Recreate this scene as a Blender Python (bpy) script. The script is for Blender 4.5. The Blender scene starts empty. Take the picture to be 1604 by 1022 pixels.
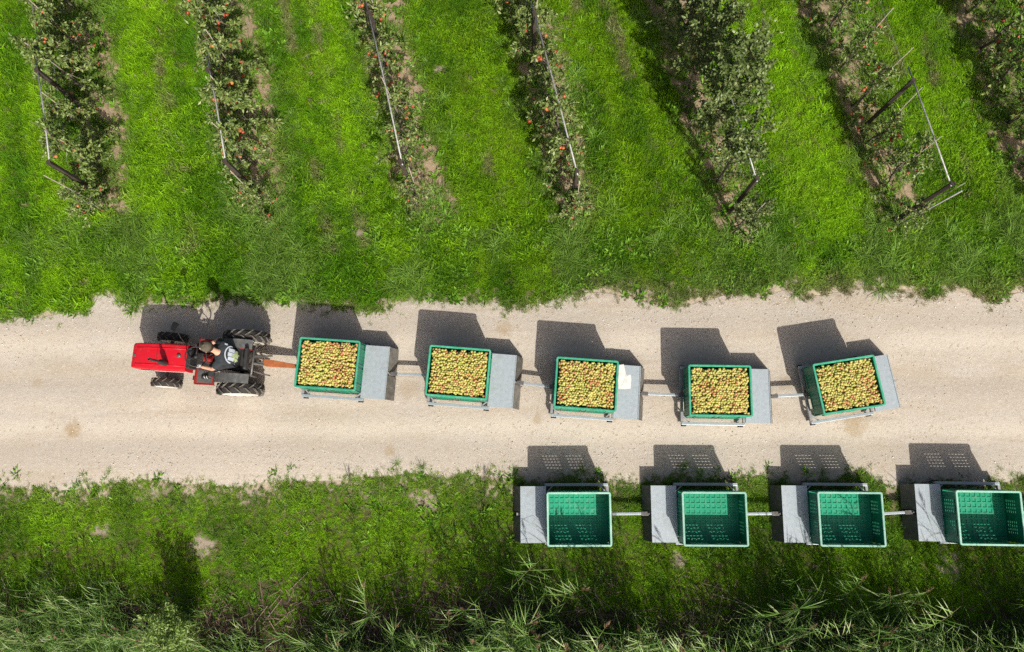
import bpy, math, random
import numpy as np
from mathutils import Vector, Matrix, Euler

# ------------------------------------------------------------------ camera, sky, sun, exposure
SC = bpy.context.scene
COL = SC.collection
F_PX, TILT, CAM_H, ROLL = 1150.0, 0.176514, 14.914, -0.112745
SHADOW = (-0.420, 1.032)            # ground shadow of a point one metre up

cam_d = bpy.data.cameras.new('camera')
cam_d.sensor_width = 36.0
cam_d.sensor_fit = 'HORIZONTAL'
cam_d.lens = F_PX / 1604.0 * 36.0
cam_d.clip_end = 500.0
cam = bpy.data.objects.new('camera', cam_d)
COL.objects.link(cam)
CAM_M = (Matrix.Rotation(-ROLL, 4, 'Z') @ Matrix.Rotation(TILT, 4, 'X') @ Matrix.Rotation(ROLL, 4, 'Z'))
cam.matrix_world = Matrix.Translation((0, 0, CAM_H)) @ CAM_M
SC.camera = cam

world = bpy.data.worlds.new('World')
SC.world = world
world.use_nodes = True
wn = world.node_tree
sky = wn.nodes.new('ShaderNodeTexSky')
sky.sky_type = 'NISHITA'
sky.sun_disc = False
sky.air_density = 0.8
sky.dust_density = 6.0
sky.ozone_density = 0.5
sun_dir = Vector((-SHADOW[0], -SHADOW[1], 1.0)).normalized()
sky.sun_elevation = math.asin(sun_dir.z)
sky.sun_rotation = math.atan2(sun_dir.x, sun_dir.y)
wn.links.new(sky.outputs[0], wn.nodes['Background'].inputs[0])
wn.nodes['Background'].inputs[1].default_value = 0.085

sun_d = bpy.data.lights.new('sun', 'SUN')
sun_d.energy = 4.9
sun_d.angle = math.radians(0.5)
sun_d.color = (1.0, 0.95, 0.87)
sun = bpy.data.objects.new('sun', sun_d)
COL.objects.link(sun)
sun.rotation_euler = (-sun_dir).to_track_quat('-Z', 'Y').to_euler()
sun.location = sun_dir * 40

SC.view_settings.view_transform = 'Standard'
SC.view_settings.look = 'None'
SC.view_settings.exposure = -0.03
SC.view_settings.gamma = 1.0
SC.render.engine = 'CYCLES'
SC.cycles.use_denoising = False
SC.cycles.max_bounces = 4
SC.cycles.diffuse_bounces = 2
SC.cycles.glossy_bounces = 2
SC.cycles.transmission_bounces = 3
SC.cycles.caustics_reflective = False
SC.cycles.caustics_refractive = False

rng = np.random.default_rng(7)
random.seed(7)


def un(x, y, z=0.0):
    """photo pixel -> world point at height z"""
    d = CAM_M @ Vector(((x - 802) / F_PX, (511 - y) / F_PX, -1.0))
    k = (CAM_H - z) / -d.z
    return Vector((d.x * k, d.y * k, z))


# ------------------------------------------------------------------ materials
MATS = {}


def ramp(nt, stops):
    r = nt.nodes.new('ShaderNodeValToRGB')
    e = r.color_ramp.elements
    while len(e) < len(stops):
        e.new(0.5)
    for el, (p, c) in zip(e, stops):
        el.position = p
        el.color = (*c, 1.0) if len(c) == 3 else c
    return r


def base_mat(name, color=(0.5, 0.5, 0.5), rough=0.6, metal=0.0, spec=0.4):
    m = bpy.data.materials.new(name)
    m.use_nodes = True
    b = m.node_tree.nodes['Principled BSDF']
    b.inputs['Base Color'].default_value = (*color, 1.0)
    b.inputs['Roughness'].default_value = rough
    b.inputs['Metallic'].default_value = metal
    b.inputs['Specular IOR Level'].default_value = spec
    MATS[name] = m
    return m, m.node_tree, b


def noise_mat(name, c1, c2, scale=6.0, rough=0.55, metal=0.0, bump=0.0, detail=6.0, spec=0.4, lo=0.35, hi=0.65, c3=None):
    m, nt, b = base_mat(name, c1, rough, metal, spec)
    tc = nt.nodes.new('ShaderNodeTexCoord')
    n = nt.nodes.new('ShaderNodeTexNoise')
    n.inputs['Scale'].default_value = scale
    n.inputs['Detail'].default_value = detail
    n.inputs['Roughness'].default_value = 0.65
    nt.links.new(tc.outputs['Object'], n.inputs['Vector'])
    st = [(lo, c1), (hi, c2)] + ([(min(1, hi + 0.15), c3)] if c3 else [])
    r = ramp(nt, st)
    nt.links.new(n.outputs['Fac'], r.inputs[0])
    nt.links.new(r.outputs[0], b.inputs['Base Color'])
    if bump:
        bp = nt.nodes.new('ShaderNodeBump')
        bp.inputs['Strength'].default_value = bump
        bp.inputs['Distance'].default_value = 0.01
        nt.links.new(n.outputs['Fac'], bp.inputs['Height'])
        nt.links.new(bp.outputs[0], b.inputs['Normal'])
    return m


def leaf_mat(name, stops, rough=0.5, transl=0.3, attr='tint', spec=0.35, instancer=None):
    """foliage: per-leaf tint attribute, some light passing through"""
    m, nt, b = base_mat(name, stops[0][1], rough, 0.0, spec)
    a = nt.nodes.new('ShaderNodeAttribute')
    a.attribute_name = attr
    r = ramp(nt, stops)
    nt.links.new(a.outputs['Fac'], r.inputs[0])
    col = r.outputs[0]
    if instancer:
        i = nt.nodes.new('ShaderNodeAttribute')
        i.attribute_type = 'INSTANCER'
        i.attribute_name = instancer
        mx = nt.nodes.new('ShaderNodeMix')
        mx.data_type = 'RGBA'
        mx.blend_type = 'MULTIPLY'
        mx.inputs['Factor'].default_value = 1.0
        nt.links.new(col, mx.inputs['A'])
        nt.links.new(i.outputs['Color'], mx.inputs['B'])
        col = mx.outputs['Result']
    nt.links.new(col, b.inputs['Base Color'])
    if transl:
        t = nt.nodes.new('ShaderNodeBsdfTranslucent')
        nt.links.new(col, t.inputs['Color'])
        s = nt.nodes.new('ShaderNodeMixShader')
        s.inputs[0].default_value = transl
        nt.links.new(b.outputs[0], s.inputs[1])
        nt.links.new(t.outputs[0], s.inputs[2])
        nt.links.new(s.outputs[0], nt.nodes['Material Output'].inputs[0])
    return m


def attr_mat(name, attr='col', rough=0.45, spec=0.4, metal=0.0):
    m, nt, b = base_mat(name, (0.5, 0.5, 0.5), rough, metal, spec)
    a = nt.nodes.new('ShaderNodeAttribute')
    a.attribute_name = attr
    nt.links.new(a.outputs['Color'], b.inputs['Base Color'])
    return m


def make_track_mat():
    m, nt, b = base_mat('track_sand', (0.5, 0.42, 0.33), 0.95, 0.0, 0.15)
    N, Lk = nt.nodes.new, nt.links.new
    geo = N('ShaderNodeNewGeometry')

    def noise(scale, detail=6, rough=0.6, stretch=None):
        n = N('ShaderNodeTexNoise')
        n.inputs['Scale'].default_value = scale
        n.inputs['Detail'].default_value = detail
        n.inputs['Roughness'].default_value = rough
        if stretch:
            mp = N('ShaderNodeMapping')
            mp.inputs['Scale'].default_value = stretch
            Lk(geo.outputs['Position'], mp.inputs[0])
            Lk(mp.outputs[0], n.inputs['Vector'])
        else:
            Lk(geo.outputs['Position'], n.inputs['Vector'])
        return n.outputs['Fac']

    def mixc(fac, a, c, mode='MIX'):
        x = N('ShaderNodeMix')
        x.data_type = 'RGBA'
        x.blend_type = mode
        for s, v in (('Factor', fac), ('A', a), ('B', c)):
            if isinstance(v, (tuple, float)):
                x.inputs[s].default_value = (*v, 1.0) if isinstance(v, tuple) else v
            else:
                Lk(v, x.inputs[s])
        return x.outputs['Result']

    def thr(v, lo, hi):
        r = N('ShaderNodeMapRange')
        r.interpolation_type = 'SMOOTHSTEP'
        r.inputs['From Min'].default_value = lo
        r.inputs['From Max'].default_value = hi
        Lk(v, r.inputs['Value'])
        return r.outputs[0]

    pale, tan, grey, brown = (0.56, 0.50, 0.42), (0.475, 0.41, 0.325), (0.52, 0.475, 0.41), (0.375, 0.31, 0.235)
    c = mixc(thr(noise(0.7, 5, 0.6, (0.35, 1.4, 1)), 0.35, 0.68), pale, tan)
    c = mixc(thr(noise(1.9, 6, 0.65, (0.5, 1.0, 1)), 0.46, 0.68), c, grey)
    c = mixc(thr(noise(5.5, 5, 0.7), 0.62, 0.78), c, brown)
    c = mixc(thr(noise(1.3, 6, 0.6, (0.18, 3.2, 1)), 0.5, 0.66), c, (0.47, 0.405, 0.325))
    c = mixc(thr(noise(2.2, 5, 0.7, (0.3, 2.0, 1)), 0.60, 0.74), c, (0.43, 0.36, 0.28))
    sep = N('ShaderNodeSeparateXYZ')
    Lk(geo.outputs['Position'], sep.inputs[0])
    # worn wheel lanes: finer, paler dust
    nw = noise(0.5, 3)
    for yc in (0.55, 2.15):
        d = N('ShaderNodeMath'); d.operation = 'SUBTRACT'
        Lk(sep.outputs['Y'], d.inputs[0]); d.inputs[1].default_value = yc
        ab = N('ShaderNodeMath'); ab.operation = 'ABSOLUTE'
        Lk(d.outputs[0], ab.inputs[0])
        ad = N('ShaderNodeMath'); ad.operation = 'MULTIPLY_ADD'
        Lk(nw, ad.inputs[0]); ad.inputs[1].default_value = 0.9; Lk(ab.outputs[0], ad.inputs[2])
        inv = N('ShaderNodeMath'); inv.operation = 'SUBTRACT'
        inv.inputs[0].default_value = 1.0; Lk(thr(ad.outputs[0], 0.45, 0.85), inv.inputs[1])
        half = N('ShaderNodeMath'); half.operation = 'MULTIPLY'
        Lk(inv.outputs[0], half.inputs[0]); half.inputs[1].default_value = 0.75
        c = mixc(half.outputs[0], c, (0.61, 0.55, 0.46))
    # stonier, greyer strip between the lanes and along the edges
    stony = noise(1.1, 5, 0.6, (0.3, 1.0, 1))
    for yc, wdt in ((1.32, 0.28), (2.75, 0.22), (0.0, 0.25)):
        d = N('ShaderNodeMath'); d.operation = 'SUBTRACT'
        Lk(sep.outputs['Y'], d.inputs[0]); d.inputs[1].default_value = yc
        ab = N('ShaderNodeMath'); ab.operation = 'ABSOLUTE'
        Lk(d.outputs[0], ab.inputs[0])
        ad = N('ShaderNodeMath'); ad.operation = 'MULTIPLY_ADD'
        Lk(stony, ad.inputs[0]); ad.inputs[1].default_value = -0.9; Lk(ab.outputs[0], ad.inputs[2])
        f = thr(ad.outputs[0], wdt - 0.30, wdt - 0.62)
        mu = N('ShaderNodeMath'); mu.operation = 'MULTIPLY'
        Lk(f, mu.inputs[0]); mu.inputs[1].default_value = 0.6
        c = mixc(mu.outputs[0], c, (0.475, 0.43, 0.365))
    # spilled brown stains
    nst = noise(7.0, 6, 0.7)
    for (px, py, rad, st) in ((115, 673, 0.2, 0.75), (375, 528, 0.12, 0.3), (380, 600, 0.1, 0.4), (612, 706, 0.16, 0.5),
                              (1338, 666, 0.3, 0.55), (640, 610, 0.25, 0.3), (842, 657, 0.14, 0.5), (60, 600, 0.15, 0.35), (790, 515, 0.22, 0.45), (1230, 600, 0.2, 0.3)):
        p = un(px, py)
        dn = N('ShaderNodeVectorMath'); dn.operation = 'DISTANCE'
        Lk(geo.outputs['Position'], dn.inputs[0]); dn.inputs[1].default_value = (p.x, p.y, 0.0)
        ad = N('ShaderNodeMath'); ad.operation = 'MULTIPLY_ADD'
        Lk(nst, ad.inputs[0]); ad.inputs[1].default_value = rad * 1.6; Lk(dn.outputs['Value'], ad.inputs[2])
        f = thr(ad.outputs[0], rad * 1.9, rad * 1.1)
        mu = N('ShaderNodeMath'); mu.operation = 'MULTIPLY'
        Lk(f, mu.inputs[0]); mu.inputs[1].default_value = st
        c = mixc(mu.outputs[0], c, (0.36, 0.25, 0.12))
    # grit
    fine = noise(42, 5, 0.75)
    coarse = noise(17, 4, 0.7)
    c = mixc(thr(coarse, 0.44, 0.30), c, (0.40, 0.32, 0.235))
    c = mixc(thr(coarse, 0.60, 0.72), c, (0.68, 0.61, 0.52))
    c = mixc(thr(fine, 0.44, 0.26), c, (0.27, 0.21, 0.155))
    c = mixc(thr(fine, 0.57, 0.70), c, (0.80, 0.74, 0.66))
    vor = N('ShaderNodeTexVoronoi')
    vor.inputs['Scale'].default_value = 26
    vor.inputs['Randomness'].default_value = 1.0
    Lk(geo.outputs['Position'], vor.inputs['Vector'])
    Lk(c, b.inputs['Base Color'])
    bp = N('ShaderNodeBump')
    bp.inputs['Strength'].default_value = 0.55
    bp.inputs['Distance'].default_value = 0.012
    Lk(fine, bp.inputs['Height'])
    bp2 = N('ShaderNodeBump')
    bp2.inputs['Strength'].default_value = 0.35
    bp2.inputs['Distance'].default_value = 0.03
    Lk(noise(9, 6, 0.7), bp2.inputs['Height'])
    Lk(bp.outputs[0], bp2.inputs['Normal'])
    Lk(bp2.outputs[0], b.inputs['Normal'])
    return m


def make_tree_apple():
    m = noise_mat('tree_apple', (0.42, 0.05, 0.03), (0.50, 0.17, 0.07), 7, 0.38, spec=0.45, lo=0.4, hi=0.7)
    nt = m.node_tree
    b = nt.nodes['Principled BSDF']
    src = b.inputs['Base Color'].links[0].from_socket
    oi = nt.nodes.new('ShaderNodeObjectInfo')
    r = ramp(nt, [(0.0, (0.6, 0.55, 0.6)), (0.5, (1.0, 1.0, 1.0)), (0.85, (1.15, 1.9, 1.5)), (1.0, (1.1, 3.0, 1.6))])
    nt.links.new(oi.outputs['Random'], r.inputs[0])
    x = nt.nodes.new('ShaderNodeMix')
    x.data_type = 'RGBA'
    x.blend_type = 'MULTIPLY'
    x.inputs['Factor'].default_value = 1.0
    nt.links.new(src, x.inputs['A'])
    nt.links.new(r.outputs[0], x.inputs['B'])
    nt.links.new(x.outputs['Result'], b.inputs['Base Color'])


make_tree_apple()


def make_soil():
    m, nt, b = base_mat('soil', (0.3, 0.2, 0.1), 0.95, 0.0, 0.1)
    N, Lk = nt.nodes.new, nt.links.new
    geo = N('ShaderNodeNewGeometry')
    a = N('ShaderNodeAttribute')
    a.attribute_name = 'col'
    n = N('ShaderNodeTexNoise')
    n.inputs['Scale'].default_value = 11
    n.inputs['Detail'].default_value = 10
    n.inputs['Roughness'].default_value = 0.75
    Lk(geo.outputs['Position'], n.inputs['Vector'])
    r = ramp(nt, [(0.3, (0.45, 0.43, 0.40)), (0.5, (1.0, 1.0, 1.0)), (0.72, (1.35, 1.3, 1.2))])
    Lk(n.outputs['Fac'], r.inputs[0])
    x = N('ShaderNodeMix')
    x.data_type = 'RGBA'
    x.blend_type = 'MULTIPLY'
    x.inputs['Factor'].default_value = 1.0
    Lk(a.outputs['Color'], x.inputs['A'])
    Lk(r.outputs[0], x.inputs['B'])
    Lk(x.outputs['Result'], b.inputs['Base Color'])
    bp = N('ShaderNodeBump')
    bp.inputs['Strength'].default_value = 0.7
    bp.inputs['Distance'].default_value = 0.02
    Lk(n.outputs['Fac'], bp.inputs['Height'])
    Lk(bp.outputs[0], b.inputs['Normal'])


make_soil()
make_track_mat()
noise_mat('floor_green_lit', (0.010, 0.29, 0.16), (0.028, 0.37, 0.215), 4, 0.5, lo=0.3, hi=0.7)  # bin plastic made lighter than the walls: sunlight put into the floor colour
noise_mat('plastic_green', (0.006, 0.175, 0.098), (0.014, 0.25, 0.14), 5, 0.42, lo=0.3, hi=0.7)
noise_mat('plastic_rim', (0.03, 0.30, 0.17), (0.09, 0.40, 0.26), 9, 0.45, lo=0.35, hi=0.7)
noise_mat('plastic_faded', (0.22, 0.52, 0.38), (0.48, 0.70, 0.61), 7, 0.5, lo=0.3, hi=0.75)
noise_mat('galvanised', (0.40, 0.455, 0.49), (0.51, 0.57, 0.605), 14, 0.42, metal=0.4, lo=0.3, hi=0.7, bump=0.05)


def make_plate_mat():
    m = noise_mat('plate_zinc', (0.43, 0.495, 0.535), (0.56, 0.625, 0.66), 16, 0.42, metal=0.35, lo=0.3, hi=0.7, bump=0.06)
    nt = m.node_tree
    b = nt.nodes['Principled BSDF']
    src = b.inputs['Base Color'].links[0].from_socket
    tc = nt.nodes.new('ShaderNodeTexCoord')
    oi = nt.nodes.new('ShaderNodeObjectInfo')
    ad = nt.nodes.new('ShaderNodeVectorMath')
    ad.operation = 'ADD'
    sc = nt.nodes.new('ShaderNodeMath')
    sc.operation = 'MULTIPLY'
    sc.inputs[1].default_value = 37.0
    nt.links.new(oi.outputs['Random'], sc.inputs[0])
    nt.links.new(tc.outputs['Object'], ad.inputs[0])
    nt.links.new(sc.outputs[0], ad.inputs[1])
    for scale, lo, hi, colr, k in ((3.5, 0.55, 0.75, (0.40, 0.40, 0.37), 0.7), (11, 0.66, 0.74, (0.20, 0.15, 0.10), 0.8), (5.0, 0.60, 0.80, (0.70, 0.74, 0.77), 0.6)):
        n = nt.nodes.new('ShaderNodeTexNoise')
        n.inputs['Scale'].default_value = scale
        n.inputs['Detail'].default_value = 7
        n.inputs['Roughness'].default_value = 0.7
        mp = nt.nodes.new('ShaderNodeMapping')
        mp.inputs['Location'].default_value = (scale, 2 * scale, 0)
        nt.links.new(ad.outputs[0], mp.inputs[0])
        nt.links.new(mp.outputs[0], n.inputs['Vector'])
        r = nt.nodes.new('ShaderNodeMapRange')
        r.inputs['From Min'].default_value = lo
        r.inputs['From Max'].default_value = hi
        r.inputs['To Max'].default_value = k
        nt.links.new(n.outputs['Fac'], r.inputs['Value'])
        x = nt.nodes.new('ShaderNodeMix')
        x.data_type = 'RGBA'
        nt.links.new(r.outputs[0], x.inputs['Factor'])
        nt.links.new(src, x.inputs['A'])
        x.inputs['B'].default_value = (*colr, 1)
        src = x.outputs['Result']
    nt.links.new(src, b.inputs['Base Color'])


make_plate_mat()
noise_mat('skirt_shaded', (0.10, 0.093, 0.082), (0.17, 0.16, 0.145), 8, 0.7)  # rear skirts darkened: the shade on them is put into the colour
noise_mat('galvanised_dull', (0.27, 0.28, 0.28), (0.38, 0.39, 0.39), 10, 0.6, metal=0.3, lo=0.3, hi=0.7)
noise_mat('pipe_white', (0.50, 0.50, 0.48), (0.28, 0.28, 0.27), 12, 0.5, metal=0.2)
noise_mat('rubber', (0.018, 0.018, 0.018), (0.045, 0.04, 0.035), 18, 0.75)
noise_mat('rubber_dusty', (0.05, 0.046, 0.04), (0.25, 0.22, 0.185), 22, 0.85)
noise_mat('rim_white', (0.72, 0.70, 0.66), (0.55, 0.51, 0.45), 8, 0.45)
noise_mat('tractor_red', (0.64, 0.007, 0.022), (0.55, 0.014, 0.024), 5, 0.38, spec=0.45, c3=(0.50, 0.06, 0.05))
noise_mat('red_worn', (0.36, 0.02, 0.02), (0.22, 0.04, 0.03), 12, 0.55)
noise_mat('orange_rust', (0.46, 0.15, 0.05), (0.33, 0.10, 0.035), 16, 0.7)
noise_mat('black_metal', (0.02, 0.02, 0.022), (0.045, 0.043, 0.04), 15, 0.55)
noise_mat('steel_dark', (0.11, 0.105, 0.10), (0.21, 0.20, 0.19), 18, 0.5, metal=0.4)
noise_mat('fender_grey', (0.075, 0.08, 0.08), (0.12, 0.12, 0.115), 12, 0.55)
noise_mat('post_wood', (0.035, 0.027, 0.022), (0.075, 0.058, 0.045), 20, 0.9, bump=0.4)
noise_mat('stake_wood', (0.42, 0.37, 0.30), (0.30, 0.26, 0.21), 20, 0.8)
noise_mat('bark', (0.12, 0.095, 0.075), (0.20, 0.165, 0.13), 25, 0.9, bump=0.4)
noise_mat('skin', (0.58, 0.33, 0.22), (0.62, 0.36, 0.25), 20, 0.5)
noise_mat('shirt_black', (0.022, 0.028, 0.034), (0.042, 0.048, 0.056), 14, 0.9, bump=0.2)
noise_mat('trousers', (0.02, 0.021, 0.024), (0.035, 0.036, 0.04), 14, 0.9)
noise_mat('cap_cloth', (0.135, 0.115, 0.085), (0.085, 0.07, 0.05), 30, 0.95)
noise_mat('glove', (0.66, 0.64, 0.62), (0.5, 0.48, 0.46), 25, 0.8)
noise_mat('print_white', (0.55, 0.60, 0.68), (0.48, 0.52, 0.60), 30, 0.85)
noise_mat('print_green', (0.33, 0.42, 0.20), (0.42, 0.50, 0.28), 40, 0.85)
noise_mat('paper', (0.80, 0.79, 0.76), (0.70, 0.69, 0.66), 10, 0.7)
noise_mat('shoe_white', (0.7, 0.7, 0.68), (0.6, 0.6, 0.58), 10, 0.7)
noise_mat('mirror_back', (0.012, 0.012, 0.013), (0.022, 0.022, 0.022), 10, 0.45)
base_mat('mirror_glass', (0.75, 0.78, 0.8), 0.05, 1.0)
base_mat('eye_dark', (0.02, 0.015, 0.012), 0.3)
noise_mat('hair', (0.03, 0.02, 0.014), (0.05, 0.035, 0.025), 60, 0.7)
attr_mat('apple_skin', 'col', 0.38, 0.45)
attr_mat('pebble', 'col', 0.85, 0.25)
attr_mat('straw', 'col', 0.9, 0.15)
noise_mat('tree_pear', (0.42, 0.36, 0.06), (0.36, 0.34, 0.08), 14, 0.45)
leaf_mat('apple_leaf', [(0, (0.07, 0.125, 0.02)), (0.55, (0.20, 0.285, 0.065)), (0.85, (0.34, 0.40, 0.14)), (1, (0.50, 0.50, 0.28))], 0.42, 0.25, spec=0.5)
leaf_mat('pear_leaf', [(0, (0.075, 0.13, 0.03)), (0.55, (0.18, 0.25, 0.07)), (0.85, (0.29, 0.35, 0.13)), (1, (0.40, 0.42, 0.22))], 0.42, 0.28, spec=0.5)
leaf_mat('shrub_leaf', [(0, (0.13, 0.22, 0.04)), (0.6, (0.28, 0.42, 0.09)), (1, (0.48, 0.54, 0.26))], 0.5, 0.3)
leaf_mat('grass_blade', [(0, (0.40, 0.45, 0.4)), (0.5, (0.95, 0.95, 0.95)), (0.88, (1.2, 1.22, 1.2)), (1, (1.4, 1.45, 2.2))], 0.55, 0.35, instancer='tint_i', spec=0.15)
leaf_mat('reed_leaf', [(0, (0.055, 0.14, 0.018)), (0.5, (0.15, 0.30, 0.045)), (0.85, (0.27, 0.41, 0.10)), (1, (0.44, 0.50, 0.24))], 0.4, 0.25, spec=0.45)
noise_mat('reed_stem', (0.17, 0.17, 0.07), (0.25, 0.21, 0.11), 12, 0.7)
leaf_mat('reed_plume', [(0, (0.14, 0.085, 0.05)), (1, (0.27, 0.18, 0.10))], 0.8, 0.15)


def individual(name, lo, hi, dust):
    """each copy gets its own shade, its own blotches and a little dust"""
    nt = MATS[name].node_tree
    b = nt.nodes['Principled BSDF']
    src = b.inputs['Base Color'].links[0].from_socket
    nz = [n for n in nt.nodes if n.type == 'TEX_NOISE'][0]
    tc = [n for n in nt.nodes if n.type == 'TEX_COORD'][0]
    oi = nt.nodes.new('ShaderNodeObjectInfo')
    mu = nt.nodes.new('ShaderNodeMath')
    mu.operation = 'MULTIPLY'
    mu.inputs[1].default_value = 53.0
    nt.links.new(oi.outputs['Random'], mu.inputs[0])
    ad = nt.nodes.new('ShaderNodeVectorMath')
    ad.operation = 'ADD'
    nt.links.new(tc.outputs['Object'], ad.inputs[0])
    nt.links.new(mu.outputs[0], ad.inputs[1])
    nt.links.new(ad.outputs[0], nz.inputs['Vector'])
    r = ramp(nt, [(0.0, (lo, lo, lo)), (1.0, (hi, hi, hi))])
    nt.links.new(oi.outputs['Random'], r.inputs[0])
    x = nt.nodes.new('ShaderNodeMix')
    x.data_type = 'RGBA'
    x.blend_type = 'MULTIPLY'
    x.inputs['Factor'].default_value = 1.0
    nt.links.new(src, x.inputs['A'])
    nt.links.new(r.outputs[0], x.inputs['B'])
    n2 = nt.nodes.new('ShaderNodeTexNoise')
    n2.inputs['Scale'].default_value = 9.0
    n2.inputs['Detail'].default_value = 8
    n2.inputs['Roughness'].default_value = 0.75
    nt.links.new(ad.outputs[0], n2.inputs['Vector'])
    mr = nt.nodes.new('ShaderNodeMapRange')
    mr.inputs['From Min'].default_value = 0.52
    mr.inputs['From Max'].default_value = 0.78
    mr.inputs['To Max'].default_value = dust
    nt.links.new(n2.outputs['Fac'], mr.inputs['Value'])
    y = nt.nodes.new('ShaderNodeMix')
    y.data_type = 'RGBA'
    nt.links.new(mr.outputs[0], y.inputs['Factor'])
    nt.links.new(x.outputs['Result'], y.inputs['A'])
    y.inputs['B'].default_value = (0.42, 0.42, 0.34, 1)
    nt.links.new(y.outputs['Result'], b.inputs['Base Color'])


for nm_, lo_, hi_, du_ in (('plastic_green', 0.82, 1.18, 0.30), ('plastic_rim', 0.85, 1.2, 0.35), ('plastic_faded', 0.8, 1.1, 0.3), ('floor_green_lit', 0.85, 1.12, 0.45), ('skirt_shaded', 0.7, 1.3, 0.4), ('tractor_red', 0.97, 1.03, 0.10), ('fender_grey', 0.9, 1.1, 0.35)):
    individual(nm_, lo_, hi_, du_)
M = MATS


# ------------------------------------------------------------------ mesh helpers
class MB:
    def __init__(s):
        s.v, s.f = [], []

    def add(s, vs, fs):
        o = len(s.v)
        s.v += [tuple(p) for p in vs]
        s.f += [tuple(i + o for i in f) for f in fs]
        return s

    def box(s, c, d, rot=None):
        x, y, z = d[0] / 2, d[1] / 2, d[2] / 2
        vs = [Vector(p) for p in ((-x, -y, -z), (x, -y, -z), (x, y, -z), (-x, y, -z), (-x, -y, z), (x, -y, z), (x, y, z), (-x, y, z))]
        if rot is not None:
            vs = [rot @ p for p in vs]
        c = Vector(c)
        return s.add([p + c for p in vs], [(0, 3, 2, 1), (4, 5, 6, 7), (0, 1, 5, 4), (1, 2, 6, 5), (2, 3, 7, 6), (3, 0, 4, 7)])

    def hexa(s, p):
        return s.add(p, [(0, 3, 2, 1), (4, 5, 6, 7), (0, 1, 5, 4), (1, 2, 6, 5), (2, 3, 7, 6), (3, 0, 4, 7)])

    def bar(s, a, b, w, h, up=(0, 0, 1)):
        a, b = Vector(a), Vector(b)
        d = (b - a)
        L = d.length
        x = d.normalized()
        y = Vector(up).cross(x)
        y = y.normalized() if y.length > 1e-5 else Vector((0, 1, 0))
        z = x.cross(y)
        R = Matrix((x, y, z)).transposed()
        return s.box((a + b) / 2, (L, w, h), R)

    def tube(s, pts, rad, n=8, cap=True):
        pts = [Vector(p) for p in pts]
        if not isinstance(rad, (list, tuple)):
            rad = [rad] * len(pts)
        o = len(s.v)
        ref = None
        for i, p in enumerate(pts):
            d = (pts[min(i + 1, len(pts) - 1)] - pts[max(i - 1, 0)]).normalized()
            if ref is None:
                ref = Vector((0, 0, 1)) if abs(d.z) < 0.9 else Vector((1, 0, 0))
            u = d.cross(ref).normalized()
            w = d.cross(u).normalized()
            ref = -w if False else ref
            for k in range(n):
                a = 2 * math.pi * k / n
                s.v.append(tuple(p + (u * math.cos(a) + w * math.sin(a)) * rad[i]))
        for i in range(len(pts) - 1):
            for k in range(n):
                a, b = o + i * n + k, o + i * n + (k + 1) % n
                s.f.append((a, b, b + n, a + n))
        if cap:
            s.f.append(tuple(o + k for k in range(n))[::-1])
            e = o + (len(pts) - 1) * n
            s.f.append(tuple(e + k for k in range(n)))
        return s

    def lathe(s, prof, n=24, m=None):
        """profile (r, h) turned about local Z, then moved by m"""
        m = m or Matrix.Identity(4)
        o = len(s.v)
        for k in range(n):
            a = 2 * math.pi * k / n
            for r, h in prof:
                s.v.append(tuple(m @ Vector((r * math.cos(a), r * math.sin(a), h))))
        q = len(prof)
        for k in range(n):
            for i in range(q - 1):
                a, b = o + k * q + i, o + ((k + 1) % n) * q + i
                s.f.append((a, b, b + 1, a + 1))
        return s

    def prism(s, poly, z0, z1, m=None):
        m = m or Matrix.Identity(4)
        n = len(poly)
        vs = [m @ Vector((x, y, z0)) for x, y in poly] + [m @ Vector((x, y, z1)) for x, y in poly]
        fs = [tuple(range(n))[::-1], tuple(range(n, 2 * n))] + [(i, (i + 1) % n, n + (i + 1) % n, n + i) for i in range(n)]
        return s.add(vs, fs)

    def mesh(s, name, mat, smooth=False):
        me = bpy.data.meshes.new(name)
        me.from_pydata(s.v, [], s.f)
        me.materials.append(M[mat])
        if smooth:
            me.polygons.foreach_set('use_smooth', [True] * len(me.polygons))
        me.update()
        return me

    def build(s, name, mat, parent=None, smooth=False, bevel=0.0, loc=None):
        return link(name, s.mesh(name, mat, smooth), parent, bevel, loc)


def link(name, me, parent=None, bevel=0.0, loc=None):
    o = bpy.data.objects.new(name, me)
    COL.objects.link(o)
    if parent is not None:
        o.parent = parent
    if loc is not None:
        o.location = loc
    if bevel:
        b = o.modifiers.new('bevel', 'BEVEL')
        b.width = bevel
        b.segments = 2
        b.limit_method = 'ANGLE'
        b.angle_limit = math.radians(35)
    return o


def np_mesh(name, v, faces, mat, smooth=False, tint=None, col=None):
    """v (n,3); faces (m,k) all the same size"""
    me = bpy.data.meshes.new(name)
    v = np.asarray(v, np.float32)
    faces = np.asarray(faces, np.int32)
    m, k = faces.shape
    me.vertices.add(len(v))
    me.vertices.foreach_set('co', v.ravel())
    me.loops.add(m * k)
    me.loops.foreach_set('vertex_index', faces.ravel())
    me.polygons.add(m)
    me.polygons.foreach_set('loop_start', np.arange(0, m * k, k, dtype=np.int32))
    if smooth:
        me.polygons.foreach_set('use_smooth', np.ones(m, bool))
    if mat:
        for x in (mat if isinstance(mat, (list, tuple)) else [mat]):
            me.materials.append(M[x])
    if tint is not None:
        a = me.attributes.new('tint', 'FLOAT', 'POINT')
        a.data.foreach_set('value', np.asarray(tint, np.float32))
    if col is not None:
        a = me.color_attributes.new('col', 'FLOAT_COLOR', 'POINT')
        c = np.ones((len(v), 4), np.float32)
        c[:, :3] = col
        a.data.foreach_set('color', c.ravel())
    me.update(calc_edges=True)
    me.validate()
    return me


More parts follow.
